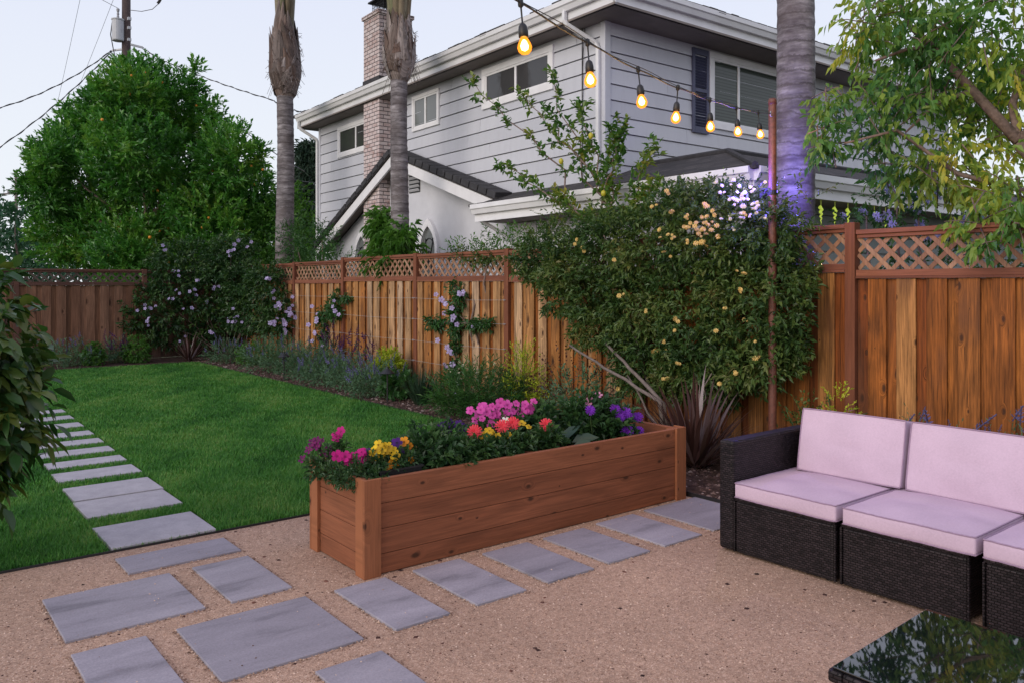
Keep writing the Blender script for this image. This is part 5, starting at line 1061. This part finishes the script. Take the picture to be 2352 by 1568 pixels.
# ------------------------------------------------------------------ plants of the flower beds
def mound(name, label, cat, x, y, rx, rz, m, n, leaf=(.05, .02), tl=.12, per=8, up=.8, fl=None, nfl=0, group='plants of the flower beds', ry=None, hi=0, z0=.02):
    t = thing(name, label, cat, (x, y, z0), group=group); ry = ry or rx
    P, O = blob_twigs([(x, y, z0+rz*.95, rx, ry, rz), (x+rx*.3, y-ry*.3, z0+rz*.7, rx*.75, ry*.75, rz*.75), (x-rx*.35, y+ry*.2, z0+rz*.75, rx*.7, ry*.7, rz*.8)], n, .3, up)
    k = P[:, 2] > z0+.02; P, O = P[k], O[k]
    p, d, N, l, w, ti = leaves_on(P, O, per, tl, leaf[0], leaf[1], up=up*.5); kk = p[:, 2] > z0; leaf_obj('foliage', p[kk], d[kk], N[kk], l[kk], w[kk], m, t, ti[kk])
    mb = MB()
    for q in P[::max(1, len(P)//22)]: mb.tube([(x+(q[0]-x)*.2, y+(q[1]-y)*.2, z0), ((x+q[0])/2, (y+q[1])/2, z0*.4+q[2]*.6), q], .004, 4)
    mb.build('stem', M['stem'], t)
    if fl:
        c = P[(P[:, 2] > z0+rz*.6)]; G.shuffle(c); put_flowers('flower_spike', fl, [tuple(q+np.array([R.uniform(-.05, .0), R.uniform(-.05, 0), R.uniform(.02, .12)+hi])) for q in c[:nfl]], t, (-.2, -.3, .9), .5, .35)
    return t
def spike_mesh(m, h=.11, r=.013, seed=0):
    rr_ = random.Random(seed); mb = MB(); mb.t = .8; mb.tube([(0, 0, -.02), (0, 0, h*.5), (0, 0, h)], .004, 5); mb.t = .3
    for k in range(14):
        z = h*k/14; a = k*2.4; rk = r*(1.1-k/18); mb.t = rr_.random()*.6
        c = Vector((.002*math.cos(a), .002*math.sin(a), z)); o_ = Vector((math.cos(a), math.sin(a), .5)).normalized(); s_ = Vector((-math.sin(a), math.cos(a), 0))
        mb.poly([c, c+o_*rk-s_*rk*.6, c+o_*rk*2.3, c+o_*rk+s_*rk*.6])
    me = bpy.data.meshes.new('flower_spike'); fill(me, mb.V, [len(f) for f in mb.F], [i for f in mb.F for i in f], mb.T); me.materials.append(m); return me
SPK = [spike_mesh(M['lavender'], .11, .014, i) for i in range(3)]; SPR = [spike_mesh(m_petal('dusky_purple', (.12, .04, .14)), .16, .018, i) for i in range(2)]
mound('catmint', 'grey blue flowering catmint at the foot of the far fence, at its left end', 'catmint', 3.1, 17.75, .42, .24, M['lf_grey'], 170, (.06, .018), .2, fl=SPK, nfl=20)
mound('box_ball', 'small round bright green shrub by the far fence, the left of the pair', 'shrub', 3.47, 17.62, .19, .22, M['lf_bright'], 330, (.04, .022), .06, up=.3)
mound('box_ball', 'larger round bright green shrub by the far fence, the right of the pair', 'shrub', 4.27, 17.66, .24, .27, M['lf_bright'], 420, (.04, .022), .06, up=.3)
mound('catmint', 'dull purple catmint between the two round green shrubs', 'catmint', 3.95, 18.0, .3, .24, M['lf_grey'], 110, (.06, .018), .2, fl=SPR, nfl=22)
t = thing('cordyline', 'dark spiky bronze plant before the far corner vine', 'spiky plant', (5.25, 17.45, .02), group='plants of the flower beds'); straps('leaf', (5.25, 17.45, .02), 60, .72, .03, M['lf_bronze'], t, (.1, 1.15), 6, .35, .05)
mound('catmint', 'blue grey lavender mound at the lawn corner beside the dark spiky plant', 'lavender', 5.78, 16.55, .42, .22, M['lf_grey'], 170, (.06, .016), .2, fl=SPK, nfl=22)
mound('green_shrub', 'low green mound between two lavenders near the lawn corner', 'shrub', 6.05, 15.8, .36, .24, M['lf_bright'], 180, (.05, .022), .12)
mound('catmint', 'large grey lavender bush beside the far black path light', 'lavender', 5.85, 14.2, .55, .30, M['lf_grey'], 330, (.08, .015), .3, fl=SPK, nfl=18)
mound('catmint', 'grey grassy lavender right of the far path light', 'lavender', 5.85, 12.9, .42, .26, M['lf_grey'], 230, (.10, .012), .28, fl=SPK, nfl=18)
mound('catmint', 'catmint with pale blue flowers spilling to the lawn edge, the far one of three', 'catmint', 5.72, 11.9, .42, .22, M['lf_grey'], 230, (.05, .018), .2, fl=SPK, nfl=26)
mound('catmint', 'catmint with pale blue flowers, middle one of the three at the lawn edge', 'catmint', 5.74, 11.0, .44, .24, M['lf_grey'], 240, (.05, .018), .2, fl=SPK, nfl=22)
mound('catmint', 'bluest catmint of the three at the lawn edge, next to the near path light', 'catmint', 5.66, 10.15, .42, .22, M['lf_grey'], 240, (.05, .018), .2, fl=SPK, nfl=38)
mound('sage', 'dusky purple salvia against the fence, the far one', 'salvia', 6.35, 13.2, .28, .3, M['lf_grey'], 90, (.05, .02), .2, fl=SPR, nfl=24, hi=.12)
mound('sage', 'dusky purple salvia against the fence left of the lime yellow bush', 'salvia', 6.35, 12.1, .28, .3, M['lf_grey'], 90, (.05, .02), .2, fl=SPR, nfl=24, hi=.12)
mound('lime_bush', 'lime yellow rounded bush standing out against the fence', 'shrub', 6.3, 10.95, .24, .30, M['lf_lime'], 800, (.04, .018), .08, up=.9)
mound('broadleaf_plant', 'bright green broad leaved plant behind the near path light', 'plant', 5.78, 9.75, .22, .2, M['lf_shrub'], 60, (.10, .07), .12)
t = thing('ornamental_grass', 'dark spiky grass clump right of the near path light', 'grass clump', (5.75, 9.15, .02), group='plants of the flower beds'); straps('leaf', (5.75, 9.15, .02), 190, .6, .012, M['lf_dark'], t, (.05, .8), 5, .2, .09)
mound('feathery_plant', 'large feathery green plant behind the planter', 'plant', 5.85, 8.0, .55, .30, M['lf_shrub'], 420, (.10, .010), .24, per=12, up=.9, ry=.5)
mound('white_flowered_plant', 'small plant with tiny white flowers beside the feathery green plant', 'plant', 6.2, 8.75, .25, .25, M['lf_shrub'], 90, (.05, .015), .2, fl=[fm('flower', 5, .02, M['whitep'], seed=2)], nfl=14, hi=.06)
mound('euphorbia', 'tall yellow green spurge against the fence left of the climbing rose', 'spurge', 6.2, 7.55, .22, .44, M['lf_lime'], 260, (.045, .012), .2, up=1.3)
mound('burgundy_shrub', 'wispy burgundy leaved shrub under the left side of the climbing rose', 'shrub', 6.3, 6.75, .45, .45, M['lf_red'], 110, (.04, .022), .25, per=6)
mound('green_shrub', 'loose grey green shrub behind the purple dahlias', 'shrub', 6.0, 6.3, .4, .36, M['lf_grey'], 150, (.05, .022), .2)
t = thing('bronze_flax', 'large bronze sword leaved flax between the planter and the sofa', 'flax', (5.65, 4.5, .02), group='plants of the flower beds'); straps('leaf', (5.65, 4.5, .02), 100, .86, .045, M['lf_bronze'], t, (.08, 1.25), 7, .35, .10)
mound('low_shrub', 'small leafy plant just right of the steel post', 'plant', 6.35, 3.85, .25, .32, M['lf_rose'], 90, (.04, .018), .2)
mound('pink_flower_plant', 'light pink flowers peeping over the end of the sofa back', 'flower', 6.0, 3.35, .2, .32, M['lf_rose'], 60, (.04, .018), .2, fl=F_lp, nfl=9, hi=.0)
mound('lime_bush', 'small lime yellow tuft behind the sofa beside the fence post', 'shrub', 6.3, 3.55, .17, .38, M['lf_lime'], 130, (.035, .014), .12, up=.9)
for i, (x, y, lab) in enumerate([(6.2, 2.75, 'grey lavender spikes rising behind the sofa, nearest the fence post'), (6.2, 2.2, 'grey lavender spikes rising behind the sofa, farther right')]):
    mound('lavender', lab, 'lavender', x, y, .3, .30, M['lf_grey'], 80, (.05, .010), .25, up=1.5, fl=SPK, nfl=16, hi=.03)
t = thing('ornamental_onion', 'thin bare stalks with small round white heads before the fence', 'flower', (6.35, 8.35, .02))
mb = MB(); heads = []
for i in range(6):
    a = Vector((6.35+R.uniform(-.1, .1), 8.35+R.uniform(-.15, .15), .02)); b = a+Vector((R.uniform(-.1, .1), R.uniform(-.25, .25), R.uniform(.3, .62))); mb.tube([a, a.lerp(b, .5)+Vector((0, .02, 0)), b], .003, 4); heads.append(b)
mb.build('stem', M['stem'], t)
for b in heads: hd = MB(); hd.lathe([(.002, -.02), (.018, -.01), (.02, .004), (.012, .017), (.002, .02)], 8, b); hd.build('flower_head', M['whitep'], t, smooth=True)

# black path lights in the bed
def path_light(label, x, y):
    t = thing('path_light', label, 'path light', (x, y, .02), group='black path lights in the flower bed')
    mb = MB(); mb.tube([(x, y, 0), (x, y, .40)], .011, 8); mb.build('stem', M['black'], t)
    mb = MB(); mb.lathe([(.03, .40), (.095, .405), (.10, .412), (.05, .455), (.022, .472), (.012, .49), (.002, .495)], 20, (x, y, 0)); mb.build('cap', M['black'], t)
path_light('near black mushroom shaped path light at the lawn edge before the lime bush', 5.50, 9.60)
path_light('far black mushroom shaped path light among the grey lavender', 5.42, 12.9)

# ------------------------------------------------------------------ shrubs and trees behind the fence
def back_shrub(name, label, x, y, lobes, m, n, leaf, tl=.25, per=10, up=.3, cat='shrub', trunk=None, group='shrubs and trees behind the fence', droop=.15):
    t = thing(name, label, cat, (x, y, 0), group=group); P, O = blob_twigs(lobes, n, .3, up); p, d, N, l, w, ti = leaves_on(P, O, per, tl, leaf[0], leaf[1], up=up*.3)
    leaf_obj('crown' if trunk else 'foliage', p, d, N, l, w, m, t, ti, droop=droop)
    limbs('trunk' if trunk else 'stem', [(curvy((x, y, 0), l_[:3], 6, .06), trunk or .025, .012) for l_ in lobes], M['bark'], t, 6); return t
back_shrub('peach_bush', 'bright green bush with hanging narrow leaves at the foot of the middle palm', 7.05, 12.3, [(7.0, 12.25, 2.2, .3, .34, .5), (6.98, 11.95, 2.0, .3, .36, .4), (7.0, 12.4, 2.65, .18, .2, .3), (7.0, 11.65, 2.25, .22, .2, .4)], M['lf_bright'], 330, (.15, .028), .3, 10, -.2, droop=.5)
back_shrub('mixed_shrub', 'dull green shrub between the far palm and the gable', 7.15, 15.3, [(7.1, 15.6, 2.1, .4, .7, .6), (7.1, 14.6, 1.9, .35, .7, .45), (7.1, 16.2, 2.4, .4, .5, .6), (7.2, 15.2, 2.5, .3, .4, .4)], M['lf_shrub'], 360, (.09, .025), .3, 10)
back_shrub('green_tree', 'light green tree rising left of the far end of the grey house', 8.2, 19.5, [(8.3, 19.6, 3.0, .8, .9, 1.0), (8.2, 19.2, 2.2, .8, .9, .8), (8.5, 20.0, 3.7, .5, .6, .6)], M['lf_bright'], 420, (.12, .05), .35, 10, cat='tree', trunk=.06)
back_shrub('fern_shrub', 'feathery green shrub showing over the fence at the arched window', 7.0, 9.6, [(6.98, 9.7, 2.05, .3, .6, .22), (6.98, 9.0, 2.1, .3, .5, .3), (7.0, 8.5, 2.15, .3, .4, .3)], M['lf_bright'], 190, (.07, .02), .25, 9)
back_shrub('vine', 'thin climbing stems lying along the lattice left of the rose', 6.75, 9.2, [(6.72, 9.3, 2.03, .08, .7, .09), (6.68, 8.9, 1.95, .08, .5, .09)], M['lf_rose'], 130, (.05, .022), .16, 7)
def conifer(label, c, h, r, n, seed):
    t = thing('conifer', label, 'tree', (c[0], c[1], 0), group='distant trees'); mb = MB(); mb.tube([(c[0], c[1], 0), (c[0], c[1], h)], [.22, .03], 7); P, D_ = [], []
    for i in range(n):
        z = h*(.25+.75*R.random()); a = R.random()*6.28; L = r*(1-(z/h)**1.5*.8)*R.uniform(.4, 1); e = Vector((c[0]+L*math.cos(a), c[1]+L*math.sin(a), z-.25*L)); b = Vector((c[0], c[1], z)); mb.tube([b, e], [.04, .01], 4)
        for k in range(12): s_ = .25+.75*k/11; P.append(np.array(b.lerp(e, s_))+G.normal(size=3)*.12); D_.append((math.cos(a), math.sin(a), -.5))
    mb.build('trunk', M['bark'], t); P = np.array(P); p, d, N, l, w, ti = leaves_on(P, unit(np.array(D_)+G.normal(size=P.shape)*.3), 6, .4, .30, .07, up=-.3); leaf_obj('crown', p, d, N, l, w, M['lf_con'], t, ti)
cc = at(706, 500, 34); conifer('tall dark conifer seen between the far palm and the house', (cc.x, cc.y), 7.6, 2.0, 150, 1)
cc = at(680, 500, 44); conifer('more distant dark conifer, almost hidden behind the far palm', (cc.x, cc.y), 7.5, 2.4, 120, 2)
for i, (px, dd, top, r_, lab) in enumerate([(20, 30, 4.6, 2.0, 'bluish green tree beyond the far fence at the left edge of the photo'), (-70, 34, 5.6, 2.6, 'bluish green tree beyond the fence, mostly outside the left edge'), (75, 36, 3.8, 2.0, 'low hazy tree just left of the orange tree, beyond the far fence')]):
    c = at(px, 600, dd); back_shrub('far_tree', lab, c.x, c.y, [(c.x, c.y, top*.55, r_, r_, top*.42), (c.x+.8, c.y-.5, top*.4, r_*.8, r_*.8, top*.3), (c.x-.9, c.y+.4, top*.45, r_*.7, r_*.7, top*.33), (c.x+.2, c.y, top*.85, r_*.45, r_*.45, top*.16)], M['lf_far'], 420, (.22, .10), .5, 10, cat='tree', trunk=.12, group='distant trees')

# ------------------------------------------------------------------ utility poles and lines
c = at(290, 600, 30); UX, UY = c.x, c.y
t = thing('utility_pole', 'dark wooden utility pole rising behind the orange tree with a grey transformer', 'utility pole', (UX, UY, 0))
mb = MB(); mb.tube([(UX, UY, 0), (UX, UY, 15.0)], [.19, .14], 14); mb.build('shaft', M['pole'], t, smooth=True)
c = at(271, 70, 29.8); mb = MB(); mb.lathe([(.02, -.40), (.20, -.40), (.21, -.36), (.21, .34), (.23, .36), (.23, .40), (.02, .44)], 18, c); tf = mb.build('transformer', M['steel'], t, smooth=False)
mb = MB(); mb.lathe([(.03, .42), (.05, .5), (.03, .55), (.05, .6), (.03, .65), (.05, .7), (.06, .78), (.01, .82)], 10, c); mb.build('bushing', M['porcelain'], tf)
mb = MB(); mb.box(c.x+.1, UX, c.y-.05, c.y+.05, c.z-.3, c.z-.2); mb.box(c.x+.1, UX, c.y-.05, c.y+.05, c.z+.2, c.z+.3); mb.build('bracket', M['steel'], tf)
mb = MB(); mb.bar(at(258, 117, 30), at(288, 113, 29.9), .06, .06, (0, 0, 1)); mb.bar(at(300, 103, 29.9), at(328, 110, 30), .07, .07, (0, 0, 1)); mb.bar(at(300, 118, 29.9), at(322, 117, 30), .03, .03, (0, 0, 1)); mb.build('arm', M['steel'], t)
mb = MB()
for py in (44, 65, 92): q = at(297, py, 29.7); mb.box(q.x-.06, q.x+.06, q.y-.06, q.y+.06, q.z-.05, q.z+.05)
mb.build('clamp', M['steel'], t)
mb = MB(); mb.tube([at(258, 48, 29.8), at(254, 80, 29.8), at(260, 112, 29.9), at(264, 130, 29.9), at(280, 146, 29.9)], .018, 5); mb.tube([at(252, 118, 30), at(262, 132, 30), at(286, 150, 29.9)], .012, 4); mb.tube([at(254, 116, 30), at(246, 128, 30), at(262, 140, 30), at(288, 134, 29.9)], .010, 4); mb.tube([at(272, 20, 29.8), at(262, 15, 29.8), at(234, 0, 29.8), at(215, -15, 29.8)], .010, 4)
mb.tube([at(300, 24, 29.8), at(325, 27, 29.8), at(350, 22, 29.8), at(368, 6, 29.8)], .012, 4); mb.tube([at(372, -8, 29.8), at(366, 4, 29.8), at(362, 9, 29.8)], .05, 6); mb.tube([at(304, 145, 29.9), at(325, 134, 30), at(345, 122, 30)], .02, 5); mb.tube([at(306, 118, 29.9), at(304, 140, 29.9)], .010, 4); mb.build('jumper_wire', M['cable'], t)
def wire(label, pts, r, sag=.0, tw=False):
    P_ = [at(*p) for p in pts]; out = []
    for a, b in zip(P_[:-1], P_[1:]):
        for k in range(12): s_ = k/12; q = a.lerp(b, s_); q.z -= sag*4*s_*(1-s_); out.append(q)
    out.append(P_[-1]); mb = MB(); mb.tube(out, r, 6)
    if tw:
        f = []
        for i in range(len(out)-1):
            for k in range(4): f.append(out[i].lerp(out[i+1], k/4)+Vector((r*1.7*math.cos((i*4+k)*.9), 0, r*1.7*math.sin((i*4+k)*.9))))
        mb.tube(f, r*.8, 5)
    o = mb.build('power_line', M['cable'], smooth=True); tag(o, label, 'power line', 'power lines at the utility pole')
wire('upper of the two thick lines running left from the pole', [(256, 117, 30), (-60, 262, 25)], .014, .35, True)
wire('lower and steeper of the two thick lines running left from the pole', [(256, 119, 30), (-60, 378, 24)], .014, .25, True)
wire('thick line running right from the pole to the far palm and the house roof', [(328, 110, 30), (400, 150, 29), (625, 230, 24), (712, 262, 19)], .013, .06, True)
wire('thin line dropping right from the pole behind the orange tree', [(345, 122, 30), (425, 195, 28), (560, 300, 25), (700, 395, 20.4)], .013, .05)
wire('low thin line between the orange tree and the house', [(610, 402, 29), (760, 425, 24)], .012, .03)
wire('lowest thin line passing behind the far palm', [(620, 450, 29), (760, 468, 24)], .012, .03)
wire('faint straight wire rising to the top left of the photo', [(120, 290, 60), (188, -20, 45)], .010, .1)
wire('faint wire rising just left of the utility pole', [(160, 250, 60), (268, -20, 45)], .010, .1)
c = at(38, 600, 75); t = thing('utility_pole', 'small distant weathered utility pole with crossarms at the far left', 'utility pole', (c.x, c.y, 0))
mb = MB(); mb.tube([(c.x, c.y, 0), tuple(at(37, 392, 75))], [.18, .13], 8); mb.build('shaft', M['pole_far'], t)
mb = MB(); mb.bar(at(-4, 447, 75), at(16, 446, 75), .14, .14, (0, 0, 1)); mb.bar(at(16, 446, 75), at(66, 446, 75), .10, .10, (0, 0, 1)); mb.bar(at(22, 478, 75), at(56, 478, 75), .1, .1, (0, 0, 1)); mb.build('crossarm', M['pole_far'], t)
for px in (20, 57): mb = MB(); mb.lathe([(.06, 0), (.14, .2), (.10, .45), (.03, .5)], 8, at(px, 447, 75)); mb.build('insulator', M['porcelain'], t)

# ------------------------------------------------------------------ dusk sky and light
w = bpy.data.worlds.new('World'); sc.world = w; w.use_nodes = True; nt = w.node_tree; bg = nt.nodes['Background']
sky = nd(nt, 'ShaderNodeTexSky', sky_type='NISHITA'); sky.sun_disc = False; SE, SA = 9.0, 262.0
sky.sun_elevation = rad(SE); sky.sun_rotation = rad(SA); sky.altitude = 20; sky.air_density = 1.0; sky.dust_density = 2.0; sky.ozone_density = 1.5
tc = nd(nt, 'ShaderNodeTexCoord').outputs['Generated']; s = sep(nt, tc)
grad = ramp(nt, s[2], [(0, (8.3, 8.6, 9.0)), (.15, (7.9, 8.3, 9.0)), (.35, (7.2, 7.6, 9.0)), (.6, (6.5, 6.75, 8.9)), (1, (6.0, 6.2, 8.7))])
mx = mixc(nt, .93, sky.outputs[0], grad); nt.links.new(mx, bg.inputs[0]); bg.inputs[1].default_value = .10
L = bpy.data.lights.new('sun', 'SUN'); L.energy = 1.7; L.angle = rad(45); L.color = (1, .90, .80); so = bpy.data.objects.new('sun', L); link(so)
az = rad(SA); dv = Vector((math.sin(az)*math.cos(rad(19)), math.cos(az)*math.cos(rad(19)), math.sin(rad(19))))
so.rotation_euler = dv.to_track_quat('Z', 'Y').to_euler()

# ------------------------------------------------------------------ render
sc.render.engine = 'CYCLES'; sc.cycles.use_denoising = True; sc.cycles.max_bounces = 6; sc.cycles.diffuse_bounces = 3; sc.cycles.glossy_bounces = 3; sc.cycles.transmission_bounces = 4; sc.cycles.transparent_max_bounces = 6; sc.cycles.caustics_reflective = False; sc.cycles.caustics_refractive = False
sc.cycles.sample_clamp_indirect = 4
sc.view_settings.view_transform = 'Standard'; sc.view_settings.look = 'None'; sc.view_settings.exposure = .18; sc.view_settings.gamma = 1
